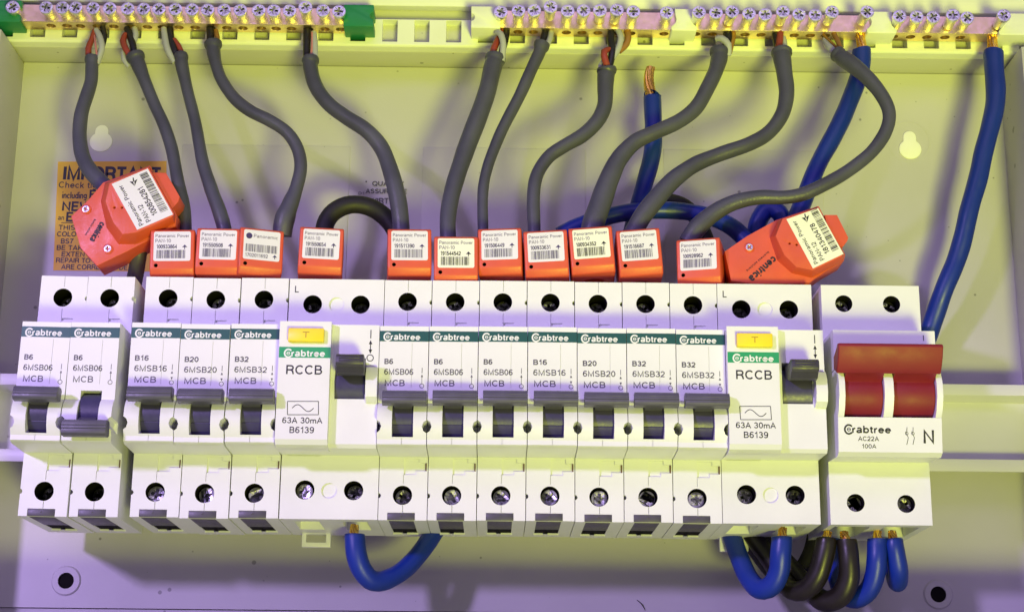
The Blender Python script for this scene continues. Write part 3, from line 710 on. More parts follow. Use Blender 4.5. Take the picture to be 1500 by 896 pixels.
# main switch with red double toggle
WI = 37.0; X0I = 163.7; IO = (X0I + WI / 2, 0, 18)
def isolator():
    t = thing('main_switch', 'two pole main switch with a wide red toggle at the right end of the row', 'main switch', *IO)
    q = lambda px, py, d=N_: PD(px, py, d)
    y = lambda v, d=N_: PD(1300, v, d)[1]
    m = MB(IO); z1 = zs(1290, 677); g = .05
    m.prism_x([(18, 0), (S_, 0), (S_, z1), (78.5, y(668)), (81, y(662, 81)), (82.5, y(611, 82.5)), (74, y(611, 82.5) + .8), (74, y(541)), (N_, y(541)), (N_, y(484)), (S_, y(484) + .4), (S_, H_), (18, H_)], X0I + g, X0I + WI - g)
    me = m.mesh('body', [WHITE])
    fp = [(70, y(611, 82)), (82.4, y(611, 82)), (84.5, y(600, 84)), (86.5, y(580, 86)), (86.5, y(560, 86)), (85, y(545, 85)), (82, y(541, 82)), (70, y(541, 82))]
    for a, bb in ((X0I + .06, X0I + 2.2), (q(1296, 600, 85)[0], q(1309.5, 600, 85)[0]), (X0I + WI - 2.2, X0I + WI - .06)):
        u = MB(IO); u.prism_x(fp, a, bb); me = cut(me, None, u)
    c = MB(IO); holes = []
    for px, py in ((1236, 444.5), (1306, 445.5), (1253.5, 736), (1327.5, 737.5)):
        x, z = PD(px, py, S_); holes.append((x, z, 3.25)); c.cyl_d(x, z, 3.25, 46, 66, 28)
    xm = X0I + WI / 2
    for xx in (X0I + 9.3, X0I + 27.5): c.box(xx - .07, xx + .07, y(660, 81), y(612, 82.5) + 1, 81.8, 90) if False else None
    for px in (1253, 1327): x, _ = PD(px, 760, S_); c.box(x - 6.5, x + 6.5, -1, 4, 30, 57)
    me = cut(me, c); me.materials.append(DARKGAP); finish(me, .2, 2, angle=32); darken_holes(me, IO, holes, 60.4, 1)
    link('body', me, t)
    for i, (x, z, r) in enumerate(holes): put_screw(t, IO, x, z, (55, 55, 58, 58)[i], SCR_DK)
    # red toggle: paddle over two drums
    b = MB(IO); z0 = y(577, 80)
    zt, zk = y(503, 93), y(540, 90)
    pa = [(84, zk + 1), (88.6, zk - 1.5), (90.2, zk), (92.6, zk + 3.2), (94.3, zt - 1.2), (93.8, zt - .2), (91.8, zt + .2), (90.0, zt - 1), (84.6, zk + 5.5)]
    xl, xr = PD(1228, 520, 93)[0], PD(1381.5, 520, 93)[0]
    b.prism_x(pa, xl, xr)
    pad = b.mesh('toggle', [RED], bevel=.45, seg=3)
    tg = link('toggle', pad, t)
    for a, bb in ((X0I + 2.35, q(1295.3, 600, 85)[0]), (q(1310.3, 600, 85)[0], X0I + WI - 2.35)):
        d_ = MB(IO); pr = [(73, y(608, 82))]
        for k in range(22):
            tt = R(-70 + 95 * k / 21); pr.append((75.5 + 9.2 * math.cos(tt), z0 + 8.6 * math.sin(tt)))
        pr += [(86.6, z0 + 5.0), (89.6, zk - .6), (89.9, zk + .6), (86, zk + 2.5), (75, zk)]
        d_.prism_x(pr, a, bb); dm = d_.mesh('toggle_drum', [RED], bevel=.15); link('toggle_drum', dm, tg)
    p = MB(IO); d = 82.6
    def slant(mb):   # front below the toggle leans 1.5 mm: follow it
        za, zb = y(662, 81), y(611, 82.5); O = IO
        for i, v in enumerate(mb.v):
            z = v[2] / MM + O[1]; dd = 81 + 1.5 * (z - za) / (zb - za) + .07
            mb.v[i] = (v[0], -(dd - O[2]) * MM, v[2])
        return mb
    brand(p, 1238, 633, 10.6, 68, d, bold=.025); ptext(p, 'AC22A', 1258.5, 644.4, 6.4, 30, d, .004); ptext(p, '100A', 1264, 655, 6, 21, d, .004)
    ptext(p, 'N', 1354.5, 648, 19, 16, d, .012)
    for px in (1329, 1338):
        a = [PD(px, 625, d), PD(px, 632, d)]; p.stroke(a, .2, d)
        cx, cz = PD(px, 634, d); p.stroke([(cx + .5 * math.cos(k * .7854), cz + .5 * math.sin(k * .7854)) for k in range(8)], .18, d, closed=True)
        p.stroke([PD(px - 2, 631, d), PD(px + 2.5, 640, d), PD(px + .5, 650, d)], .2, d)
    slant(p); p.make('printed_lettering', INK, t, smooth=False)
    p = MB(IO); ptext(p, 'I', 1352.5, 499, 8, 1.2, N_ + .05); p.make('printed_mark', INK, t, smooth=False)
isolator()

# ---------------------------------------------------------------- cables
SH = SHEATH
def cable(name, label, cat, sheath, mat, cores=(), group=None, flat=1.0, strands=None, rim=True):
    """sheath: [(px, py, d, r)] in photograph pixels, depth in mm and radius in mm"""
    pts = [(*PD(px, py, d), d, r * 1.05) for px, py, d, r in sheath]
    o = pts[-1]; O = (o[0], o[1], o[2])
    if mat is SH:                            # cut rim flares a little over the cores
        a_, b_ = pts[0], pts[1]; mixp = lambda u, k: (a_[0] + (b_[0] - a_[0]) * u, a_[1] + (b_[1] - a_[1]) * u, a_[2] + (b_[2] - a_[2]) * u, (a_[3] + (b_[3] - a_[3]) * u) * k)
        pts = [mixp(0, 1.10), mixp(.3, 1.13), mixp(.62, .97)] + pts[1:]
    t = thing(name, label, cat, *O, group=group)
    b = MB(O); b.tube(pts, 18, flat=flat); sh = b.make('sheath', mat, t, angle=60)
    for cm, path in cores:
        cp = [(*PD(px, py, d), d, r * (1.22 if r > .7 else 1)) for px, py, d, r in path]
        b = MB(O); b.tube(cp, 10); b.make('core', cm, t, angle=60)
    if strands:
        for sp in strands:
            (ax, ay, ad), (bx, by, bd), rr, ns = sp[:4]; mid = sp[4] if len(sp) > 4 else None
            A = Vector((*PD(ax, ay, ad), ad)); B = Vector((*PD(bx, by, bd), bd))
            M = Vector((*PD(*mid), mid[2])) if mid else (A + B) / 2
            b = MB(O)
            for k in range(ns):
                pp = []
                for j in range(7):
                    u = j / 6; c = (A * (1 - u) + M * u) * (1 - u) + (M * (1 - u) + B * u) * u
                    th = k * 2 * math.pi / ns + u * 1.1; q = rr * (.62 if k % 3 else .3 if k else 0) * (1 - .4 * u)
                    pp.append((c.x + q * math.cos(th), c.y, c.z + q * math.sin(th), rr * .34))
                b.tube(pp, 7)
            b.make('copper_strands', COPPER, t, angle=60)
    return t
G = 'grey twin cables from the brass bars to the sensors'
GL = 'grey cable '
cable('grey_cable', 'grey cable bending left round the left keyhole into the large tilted sensor', 'cable',
      [(135.5, 85, 28, 2.7), (134, 100, 29, 2.5), (133, 120, 31, 2.5), (126, 145, 34, 2.6), (119, 170, 36, 2.7), (116, 200, 38, 2.7), (121, 228, 41, 2.8), (134, 252, 44, 3.0), (155, 275, 47, 3.1), (185, 310, 49, 3.1), (203, 350, 47, 3.0), (201, 385, 42, 3.0), (196, 415, 34, 3.0)], SH,
      [(REDC, [(139, 45, 24, .9), (134, 60, 26, 1.0), (129.5, 72, 27.5, 1.1), (131, 92, 28, 1.1)]), (GRYC, [(141, 44, 25, .9), (146, 55, 27, 1.1), (149, 72, 28.5, 1.1), (142, 94, 28.5, 1.0)]),
       (BLKC, [(150, 40, 24, 1.0), (153, 52, 25, 1.0), (150, 66, 26, 1.0), (143, 88, 27, .9)]), (PINKC, [(138, 50, 25, .4), (140, 66, 28.4, .45), (143, 92, 29.3, .4)])], G)
cable('grey_cable', 'grey cable running down past the right edge of the amber sticker', 'cable',
      [(198, 82, 29, 3.3), (203, 95, 30, 2.9), (211, 117, 32, 2.4), (225, 150, 34, 2.3), (239, 180, 36, 2.3), (249, 210, 38, 2.4), (256, 240, 40, 2.4), (262, 270, 42, 2.4), (268, 300, 44, 2.5), (271, 335, 46, 2.5), (270, 350, 46, 2.5)], SH,
      [(BLKC, [(186, 42, 24, 1.2), (191, 55, 26, 1.2), (195, 68, 28, 1.2), (197, 90, 29, 1.0)]), (REDC, [(184, 50, 26, .8), (180, 60, 27.5, 1.1), (185, 74, 29.5, 1.1), (194, 86, 30, .9)]), (GRYC, [(197, 42, 24, 1), (199, 52, 25.5, 1), (196, 62, 26.5, 1), (190, 80, 27, 1)]),
       (GRYC, [(181, 76, 27, .9), (182, 88, 28, 1.0), (190, 98, 28, .9)])], G)
cable('grey_cable', 'thin grey cable, third from the left, ending at sensor 191550508', 'cable',
      [(265, 80, 29, 2.3), (266, 95, 30, 2.6), (272, 120, 31, 2.3), (279, 150, 33, 2.2), (286, 180, 35, 2.2), (292, 210, 38, 2.3), (299, 245, 41, 2.4), (310, 280, 44, 2.5), (322, 310, 46, 2.7), (329, 335, 47, 2.7), (330, 350, 47, 2.5)], SH,
      [(GRYC, [(240, 42, 25, 1.0), (242, 58, 27, 1.15), (246, 74, 28.5, 1.15), (256, 92, 29, .9)]), (BLKC, [(249, 40, 24, 1.1), (250, 55, 26, 1.25), (255, 72, 28, 1.25), (262, 90, 29, 1)]), (REDC, [(255, 58, 27, .8), (262, 68, 28, .9), (268, 82, 29, .9)])], G)
cable('grey_cable', 'grey cable making a long S curve into sensor with round logo', 'cable',
      [(312, 64, 28, 3.2), (313, 75, 29, 2.7), (317, 95, 31, 2.3), (325, 118, 33, 2.3), (342, 143, 35, 2.4), (366, 162, 37, 2.4), (395, 177, 39, 2.4), (420, 194, 40, 2.4), (436, 218, 41, 2.4), (441, 245, 42, 2.4), (434, 275, 43, 2.6), (424, 300, 44, 3.2), (417, 320, 44, 3.9), (413, 345, 43, 3.6)], SH,
      [(BLKC, [(308, 42, 24, 1.4), (308, 55, 26, 1.3), (306, 68, 28, 1.1)]), (BRNC, [(316, 45, 24, .8), (318, 55, 26, .9), (318, 66, 27, .8)])], G)
cable('grey_cable', 'thick grey cable from the earth bar sweeping right to sensor 191511390', 'cable',
      [(455, 87, 29, 3.1), (455, 97, 30, 2.9), (459, 118, 32, 2.8), (468, 137, 34, 2.8), (484, 155, 36, 2.8), (508, 172, 38, 2.9), (536, 191, 40, 2.9), (558, 216, 41, 3.0), (571, 245, 43, 3.1), (579, 275, 45, 3.2), (585, 310, 46, 3.2), (588, 338, 46, 3.2), (588, 352, 46, 3.2)], SH,
      [(BLKC, [(450, 42, 24, 1.4), (449.5, 60, 26, 1.35), (449.5, 90, 28.5, 1.2)]), (PINKC, [(457, 48, 26, .45), (457, 68, 28, .5), (454, 90, 30, .45)]), (GRYC, [(460, 48, 25, .9), (461, 66, 27, 1.1), (461, 90, 29, 1.1)])], G)
cable('black_cable', 'short black cable arching from sensor 191550654 to the thick grey cable', 'cable',
      [(474, 350, 38, 3.4), (477, 328, 37, 3.4), (490, 310, 36, 3.4), (513, 300, 35, 3.5), (540, 303, 34, 3.5), (563, 317, 33, 3.5), (580, 338, 32, 3.5), (588, 365, 30, 3.5)], SHEATHD)
cable('grey_cable', 'thickest straight grey cable running down to sensor 191544542', 'cable',
      [(726, 84, 29, 3.7), (723, 97, 30, 3.6), (716, 125, 33, 3.5), (706, 155, 35, 3.6), (694, 190, 37, 3.6), (681, 223, 39, 3.5), (668, 260, 42, 3.3), (660, 295, 45, 3.1), (656, 325, 47, 3.0), (656, 352, 48, 3.0), (656, 365, 48, 3)], SH,
      [(REDC, [(737, 45, 24, .9), (730, 58, 27, 1.2), (723, 74, 29, 1.2), (721, 95, 29, 1)]), (BLKC, [(742, 40, 24, 1.3), (739, 60, 26, 1.3), (732, 88, 28.5, 1)]), (GRYC, [(728, 48, 28, 1), (733, 50, 30, 1.1), (737, 65, 31, 1.1), (735, 90, 30.5, 1.1)])], G)
cable('grey_cable', 'thin grey cable fanning down to sensor 191506449', 'cable',
      [(794, 65, 28, 2.9), (789, 80, 29, 2.5), (776, 108, 31, 2.4), (761, 140, 33, 2.3), (745, 172, 35, 2.3), (729, 205, 37, 2.2), (716, 238, 40, 2.1), (709, 270, 42, 2.1), (707, 300, 44, 2.0), (707, 335, 46, 2.0), (707, 350, 46, 2)], SH,
      [(BLKC, [(800, 40, 24, 1.2), (797, 52, 26, 1.2), (793, 68, 28, 1.1)]), (GRYC, [(808, 41, 24, .9), (806, 54, 26, 1.0), (801, 68, 28.4, 1)])], G)
cable('grey_cable', 'grey cable with a double cut rim bending left to sensor 100933631', 'cable',
      [(888.5, 102, 30, 3.5), (888.5, 107, 30, 3.6), (888, 113, 30.5, 3.4), (887, 130, 31, 3.1), (885, 155, 33, 2.9), (874, 178, 35, 2.9), (853, 199, 37, 2.8), (825, 215, 39, 2.6), (803, 230, 40, 2.5), (787, 255, 42, 2.5), (782, 285, 44, 2.5), (782, 335, 46, 2.4), (783, 355, 46, 2.4)], SH,
      [(BLKC, [(895, 42, 25, 1.2), (895, 60, 28, 1.3), (897, 75, 29.5, 1.3), (892, 102, 30, 1.1)]), (REDC, [(893, 72, 30, .8), (885, 76, 31.5, 1.2), (886, 88, 32, 1.2), (892, 104, 31, 1)]), (GRYC, [(903, 41, 26, 1), (909, 55, 28, 1.1), (905, 72, 29, 1.1), (897, 86, 29.5, 1)]),
       (BRNC, [(914, 41, 24, 1), (920, 50, 26, 1.2), (918, 64, 27, 1.2), (907, 76, 28, .9)]), (GRYC, [(888, 86, 28.5, .8), (880, 96, 29, .9), (881, 106, 29.5, .8)])], G)
cable('grey_cable', 'grey cable crossing over the bare ended blue cable to sensor 100934352', 'cable',
      [(1054, 75, 29, 3.5), (1053, 86, 30, 3.3), (1048, 105, 32, 3.0), (1036, 131, 34, 2.9), (1019, 158, 36, 2.9), (992, 179, 38, 2.9), (960, 194, 40, 2.9), (930, 208, 41, 3.0), (907, 232, 42, 3.4), (893, 262, 44, 3.9), (882, 292, 45, 4.1), (869, 325, 46, 4.2), (864, 350, 46, 4)], SH,
      [(BLKC, [(1064, 42, 24, 1.9), (1066, 55, 26, 1.5), (1060, 80, 28, 1.2)]), (GRYC, [(1050, 57, 28, 1), (1058, 57, 30, 1.2), (1067, 66, 31, 1.2), (1067, 82, 30, 1)]), (BRNC, [(1073, 42, 24, 1), (1074, 54, 25, 1), (1068, 78, 27, 1)])], G)
cable('grey_cable', 'grey cable hooking left from under the bar to sensor 191516687', 'cable',
      [(1145, 76, 29, 3.7), (1146, 86, 30, 3.5), (1149, 110, 32, 3.2), (1152, 138, 34, 3.0), (1146, 168, 36, 2.8), (1126, 194, 38, 2.8), (1095, 212, 40, 2.8), (1055, 226, 41, 2.8), (1018, 241, 42, 3.0), (987, 263, 44, 3.3), (963, 290, 46, 3.5), (940, 318, 47, 3.6), (925, 345, 47, 3.5)], SH,
      [(BLKC, [(1135, 42, 24, 1.6), (1137, 56, 26, 1.3), (1140, 80, 28, 1)]), (REDC, [(1143, 43, 26, 1.1), (1142, 58, 28, 1.2), (1139, 80, 30, 1.2)]), (GRYC, [(1147, 55, 26, 1), (1149, 66, 27, 1.1), (1149, 80, 28, 1)])], G)
cable('grey_cable', 'grey cable looping widely right over a blue cable, back to sensor 100928962', 'cable',
      [(1226, 78, 33, 2.8), (1234, 86, 35, 3.2), (1250, 97, 38, 3.2), (1270, 113, 41, 2.9), (1290, 137, 43, 2.7), (1302, 165, 44, 2.5), (1297, 193, 45, 2.5), (1277, 223, 46, 2.5), (1247, 247, 47, 2.5), (1212, 268, 48, 2.5), (1178, 284, 48, 2.6), (1148, 289, 48, 2.6), (1112, 289, 47, 2.7), (1075, 297, 47, 2.9), (1045, 313, 47, 3.3), (1020, 335, 47, 3.6), (1008, 355, 46, 3.6)], SH,
      [(GRYC, [(1206, 56, 27, .3), (1209, 62, 28, .8), (1217, 72, 31, 1.3), (1228, 82, 33.5, 1.2)]), (BRNC, [(1205, 50, 25, .5), (1215, 60, 28, .5), (1230, 74, 32, .6)]), (BRNC, [(1218, 45, 25, .8), (1226, 58, 28, .9), (1232, 74, 32, .8)])], G)
GB = 'thick blue cables'
cable('blue_cable', 'dark blue cable standing free with bare bent copper end', 'cable',
      [(955.5, 141, 24, 3.5), (956, 143, 24, 3.5), (957, 165, 25, 3.45), (957, 190, 26, 3.4), (956, 215, 27, 3.4), (952, 240, 27, 3.4), (945, 268, 27, 3.3), (937, 295, 26, 3.3), (928, 325, 24, 3.3), (920, 360, 22, 3.3)], BLUE, (), GB,
      strands=[((957, 146, 24), (953.5, 99, 26), 2.7, 14, (945, 120, 25))])
b = None
cable('blue_cable', 'upper right blue cable behind the looping grey cable, copper clamped in the bar', 'cable',
      [(1262, 73, 26, 3.6), (1262, 77, 26, 3.7), (1260, 100, 26, 3.6), (1252, 130, 27, 3.5), (1238, 165, 28, 3.5), (1220, 200, 29, 3.5), (1202, 235, 30, 3.4), (1187, 268, 31, 3.4), (1174, 300, 32, 3.4), (1160, 335, 33, 3.4), (1150, 360, 34, 3.4)], BLUE, (), GB,
      strands=[((1264, 78, 26), (1259, 46, 25), 2.5, 12)])
cable('blue_cable', 'rightmost long blue cable running from the corner bar behind the red switch', 'cable',
      [(1455.5, 76, 26, 3.9), (1455.5, 80, 26, 3.95), (1457, 100, 27, 3.85), (1458, 130, 28, 3.8), (1456, 160, 28, 3.75), (1449, 195, 28, 3.7), (1439, 230, 27, 3.7), (1430, 270, 26, 3.7), (1421, 305, 25, 3.7), (1411, 345, 23, 3.7), (1399, 385, 21, 3.7), (1383, 425, 19, 3.7), (1368, 465, 15, 3.7), (1352, 510, 11, 3.7), (1330, 560, 5.2, 3.7)], BLUE, (), GB,
      strands=[((1455, 82, 26), (1453, 50, 25), 2.7, 12)])
cable('blue_cable', 'blue cable arching low behind the sensors to the right large sensor', 'cable',
      [(820, 345, 30, 3.3), (845, 332, 30, 3.3), (880, 320, 30, 3.3), (920, 311, 30, 3.3), (965, 308, 30, 3.3), (1005, 310, 30, 3.3), (1042, 318, 31, 3.3), (1072, 333, 32, 3.3), (1092, 352, 33, 3.3), (1108, 375, 34, 3.3), (1120, 400, 34, 3.3)], BLUE, (), GB)
cable('black_cable', 'dark cable arching behind the blue one at the centre right', 'cable',
      [(925, 340, 22, 2.9), (938, 310, 22, 2.9), (960, 296, 22, 2.9), (985, 295, 21, 2.9), (1008, 306, 20, 2.9), (1026, 330, 19, 2.9), (1038, 360, 18, 2.9), (1042, 395, 17, 2.9)], SHEATHD)
cable('blue_cable', 'short blue loop standing just left above the right large sensor', 'cable',
      [(1100, 400, 24, 3.4), (1106, 355, 24, 3.4), (1111, 325, 25, 3.4), (1124, 306, 26, 3.5), (1141, 312, 27, 3.4), (1149, 335, 27, 3.4), (1152, 370, 27, 3.4)], BLUE, (), GB)
# below the row
cable('blue_cable', 'lone blue cable loop hanging under the left residual current switch', 'cable',
      [(519.5, 782, 46, 3.65), (519.5, 790, 46, 3.7), (521, 808, 46, 3.7), (528, 830, 45, 3.7), (543, 848, 42, 3.6), (562, 850, 38, 3.5), (586, 838, 33, 3.4), (608, 817, 29, 3.4), (628, 792, 25, 3.4), (645, 765, 22, 3.4)], BLUE, (), GB,
      strands=[((519, 785, 46), (519, 768, 46), 2.2, 10)])
cable('black_cable', 'black cable looping from the left pole of the red switch, nearer the middle', 'cable',
      [(1210, 790, 46, 3.7), (1209.5, 795, 46, 3.75), (1206, 815, 45, 3.75), (1198, 843, 43, 3.75), (1182, 862, 40, 3.7), (1160, 864, 36, 3.6), (1143, 845, 31, 3.6), (1128, 818, 27, 3.6), (1108, 790, 24, 3.6), (1090, 765, 22, 3.6)], BLACKC, (), 'black cables under the row',
      strands=[((1210, 793, 46), (1213, 778, 46), 2.3, 10)])
cable('black_cable', 'lowest hanging black cable loop under the red switch', 'cable',
      [(1240, 790, 47, 3.6), (1240.5, 796, 47, 3.65), (1243, 820, 47, 3.7), (1243, 848, 45, 3.8), (1232, 872, 42, 3.8), (1210, 880, 38, 3.8), (1188, 866, 33, 3.7), (1165, 840, 29, 3.6), (1142, 812, 26, 3.6), (1120, 780, 22, 3.6)], BLACKC, (), 'black cables under the row',
      strands=[((1240, 793, 47), (1236, 778, 47), 2.3, 10)])
cable('black_cable', 'black cable in the shadow behind the right blue loop', 'cable',
      [(1085, 770, 22, 3.3), (1104, 800, 17, 3.3), (1128, 832, 15, 3.3), (1150, 848, 14, 3.3), (1172, 838, 14, 3.3), (1188, 810, 15, 3.3), (1196, 775, 17, 3.3)], SHEATHD, (), 'black cables under the row')
cable('blue_cable', 'blue cable loop under the right residual current switch', 'cable',
      [(1145, 786, 46, 3.7), (1145, 792, 46, 3.75), (1144, 812, 46, 3.75), (1142, 836, 44, 3.75), (1131, 857, 41, 3.7), (1112, 862, 37, 3.6), (1096, 846, 33, 3.5), (1085, 820, 29, 3.5), (1076, 795, 26, 3.5), (1068, 768, 23, 3.5)], BLUE, (), GB,
      strands=[((1146, 788, 46), (1147, 772, 46), 2.2, 10)])
cable('blue_cable', 'left one of two blue cables under the right pole of the red switch', 'cable',
      [(1285, 789, 47, 3.5), (1285, 795, 47, 3.55), (1284, 815, 47, 3.55), (1281, 840, 45, 3.55), (1272, 864, 42, 3.5), (1254, 876, 38, 3.5), (1236, 868, 33, 3.4), (1226, 845, 28, 3.4), (1220, 810, 24, 3.4), (1215, 775, 22, 3.4)], BLUE, (), GB,
      strands=[((1285, 792, 47), (1286, 777, 47), 2.2, 10)])
cable('blue_cable', 'shorter blue cable at the far right under the red switch', 'cable',
      [(1309, 790, 47, 3.2), (1310, 797, 47, 3.35), (1313, 815, 46, 3.4), (1316, 836, 44, 3.5), (1315, 851, 39, 3.5), (1312, 848, 33, 3.4), (1308, 825, 28, 3.3), (1304, 790, 24, 3.3)], BLUE, (), GB,
      strands=[((1310, 794, 47), (1306, 777, 47), 2.1, 9)])

# ---------------------------------------------------------------- orange sensors
SWd, SHt, SDp = 16.6, 18.3, 25.0
def sensor_housing():
    m = MB(); m.prism_x([(0, 0), (SDp - 1.6, 0), (SDp, 2.6), (SDp, SHt - .9), (SDp - .9, SHt), (0, SHt)], -SWd / 2, SWd / 2)
    c = MB(); c.cyl_d(-5.9, 3.9, .75, SDp - 3, SDp + 3, 16)
    c.cyl_z(0, 12, 4.2, -2, SHt + 2, 28)
    me = m.mesh('housing', [ORANGE], bevel=.7, seg=3); me = cut(me, c); me.materials.append(DARKGAP); finish(me, 0)
    for p in me.polygons:
        cc = p.center
        if math.hypot(cc.x / MM + 5.9, cc.z / MM - 3.9) < .85 and -cc.y / MM < SDp - .5 and -cc.y / MM > SDp - 3.1: p.material_index = 1
    return me
HOUS = sensor_housing()
def barcode(mb, x0, x1, z0, z1, d, seed, n=34, ang=0, org=None, m=0):
    rnd = random.Random(seed); ws = [rnd.choice((1, 1, 2, 3)) for _ in range(2 * n)]; tot = sum(ws); x = x0; k = (x1 - x0) / tot
    for i, w_ in enumerate(ws):
        if i % 2 == 0:
            q = [(x, z0), (x + w_ * k, z0), (x + w_ * k, z1), (x, z1)]
            if org: q = [org(*p) for p in q]
            mb.F([mb.V(a, b_, d) for a, b_ in q], m)
        x += w_ * k
def up_arrow(mb, x, z, s, d, org=lambda a, b: (a, b), m=0):
    for poly in ([(x - s, z), (x - s * .2, z + .1 * s), (x, z + .0), (x, z + 1.1 * s)], [(x, z + 1.1 * s), (x, z), (x + s * .2, z + .1 * s), (x + s, z)], [(x - .16 * s, z - .7 * s), (x + .16 * s, z - .7 * s), (x + .16 * s, z + .3 * s), (x - .16 * s, z + .3 * s)]):
        mb.F([mb.V(*org(*p), d) for p in poly], m)
def rrect(x0, x1, z0, z1, r, n=4):
    out = []
    for cx, cz, a in ((x1 - r, z0 + r, -90), (x1 - r, z1 - r, 0), (x0 + r, z1 - r, 90), (x0 + r, z0 + r, 180)):
        for k in range(n + 1): t = R(a + 90 * k / n); out.append((cx + r * math.cos(t), cz + r * math.sin(t)))
    return out
def sensor(px, py, roll, yaw, num, label, paper=LABELM, logo=False, dfront=60.0, ink=INKL, lz=0.0, lrot=0.0):
    x, z = PD(px, py, dfront)
    rotm = Matrix.Rotation(R(-roll), 4, 'Y') @ Matrix.Rotation(R(yaw), 4, 'Z')
    ctr = rotm @ Vector((0, -SDp, SHt / 2)); base = Vector((x, -dfront, z)) - ctr
    t = thing('current_sensor', label, 'sensor', base.x, base.z, -base.y, group='small orange clip-on sensors above the breakers')
    t.rotation_euler = rotm.to_euler()
    h = link('housing', HOUS, t)
    lx0, lx1, lz0, lz1 = -6.9, 6.9, 5.6 + lz, 17.2 + lz
    b = MB(); b.prism_d(rrect(lx0, lx1, lz0, lz1, .7), SDp, SDp + .12); lb = b.make('label', paper, t)
    p = MB(); d = SDp + .17
    if not logo:
        p.text('Panoramic Power', lx0 + .6, lz1 - 2.3, 1.25, 12.6, d, .0); p.text('PAN-10', lx0 + .6, lz1 - 4.3, 1.35, 5.8, d, .0)
        p.text(num, lx0 + 1.1, lz1 - 6.7, 1.5, 7.6, d, .012, 0, 1); barcode(p, lx0 + 1.2, lx1 - 1.9, lz0 + 1.0, lz0 + 4.3, d, num, m=1)
        up_arrow(p, lx1 - 2.2, lz1 - 6.3, 1.0, d, m=1)
    else:
        p.prism_d([(lx0 + 2 + 1.2 * math.cos(k * .524), lz1 - 2.4 + 1.2 * math.sin(k * .524)) for k in range(12)], d - .02, d, 1)
        p.text('Panoramic', lx0 + 3.7, lz1 - 2.9, 1.3, 9.2, d); barcode(p, lx0 + .9, lx1 - 1.0, lz0 + 3.0, lz0 + 6.0, d, num, m=1)
        p.text(num, lx0 + .8, lz0 + 1.0, 1.35, 8.6, d, .0, 0, 1); up_arrow(p, lx1 - 1.8, lz0 + 1.5, .9, d, m=1)
    p.make('lettering', [ink, INK if paper is LABELY else pm('label_ink', (.05, .035, .13), .5) if 'label_ink' not in bpy.data.materials else bpy.data.materials['label_ink']], lb, smooth=False)
    if lrot: lb.rotation_euler = (0, R(-lrot), 0)
    return t
SB = 'orange sensor with white label numbered '
sensor(252, 369, 2, 3, '100933864', SB + '100933864, left end of the small ones')
sensor(319, 367, 0, 2, '191550508', SB + '191550508, resting above the breakers')
sensor(383, 368, 0, 17, '1702011692', 'orange sensor whose label carries a round dark logo, numbered 1702011692', logo=True)
sensor(470, 366, -1, 5, '191550654', SB + '191550654, standing apart below the black arch')
sensor(600, 368, 1.5, 4, '191511390', SB + '191511390, under the thick grey cable')
sensor(668, 379, 1.0, 2, '191544542', 'lowest sitting orange sensor, cream label numbered 191544542', paper=LABELY, dfront=61.2)
sensor(732, 367, 1.5, -4, '191506449', SB + '191506449, right of the lowest sitting one')
sensor(800, 370, 3, -3, '100933631', SB + '100933631, slightly tilted')
sensor(867, 365, 4.5, -2, '100934352', 'orange sensor with brighter cream label numbered 100934352', paper=LABELY)
sensor(937, 368, 4.5, -2, '191516687', SB + '191516687, tilted, right of the cream labelled one')
sensor(1023, 382, 0.5, -14, '100928962', SB + '100928962, right end of the small ones', dfront=59.5)

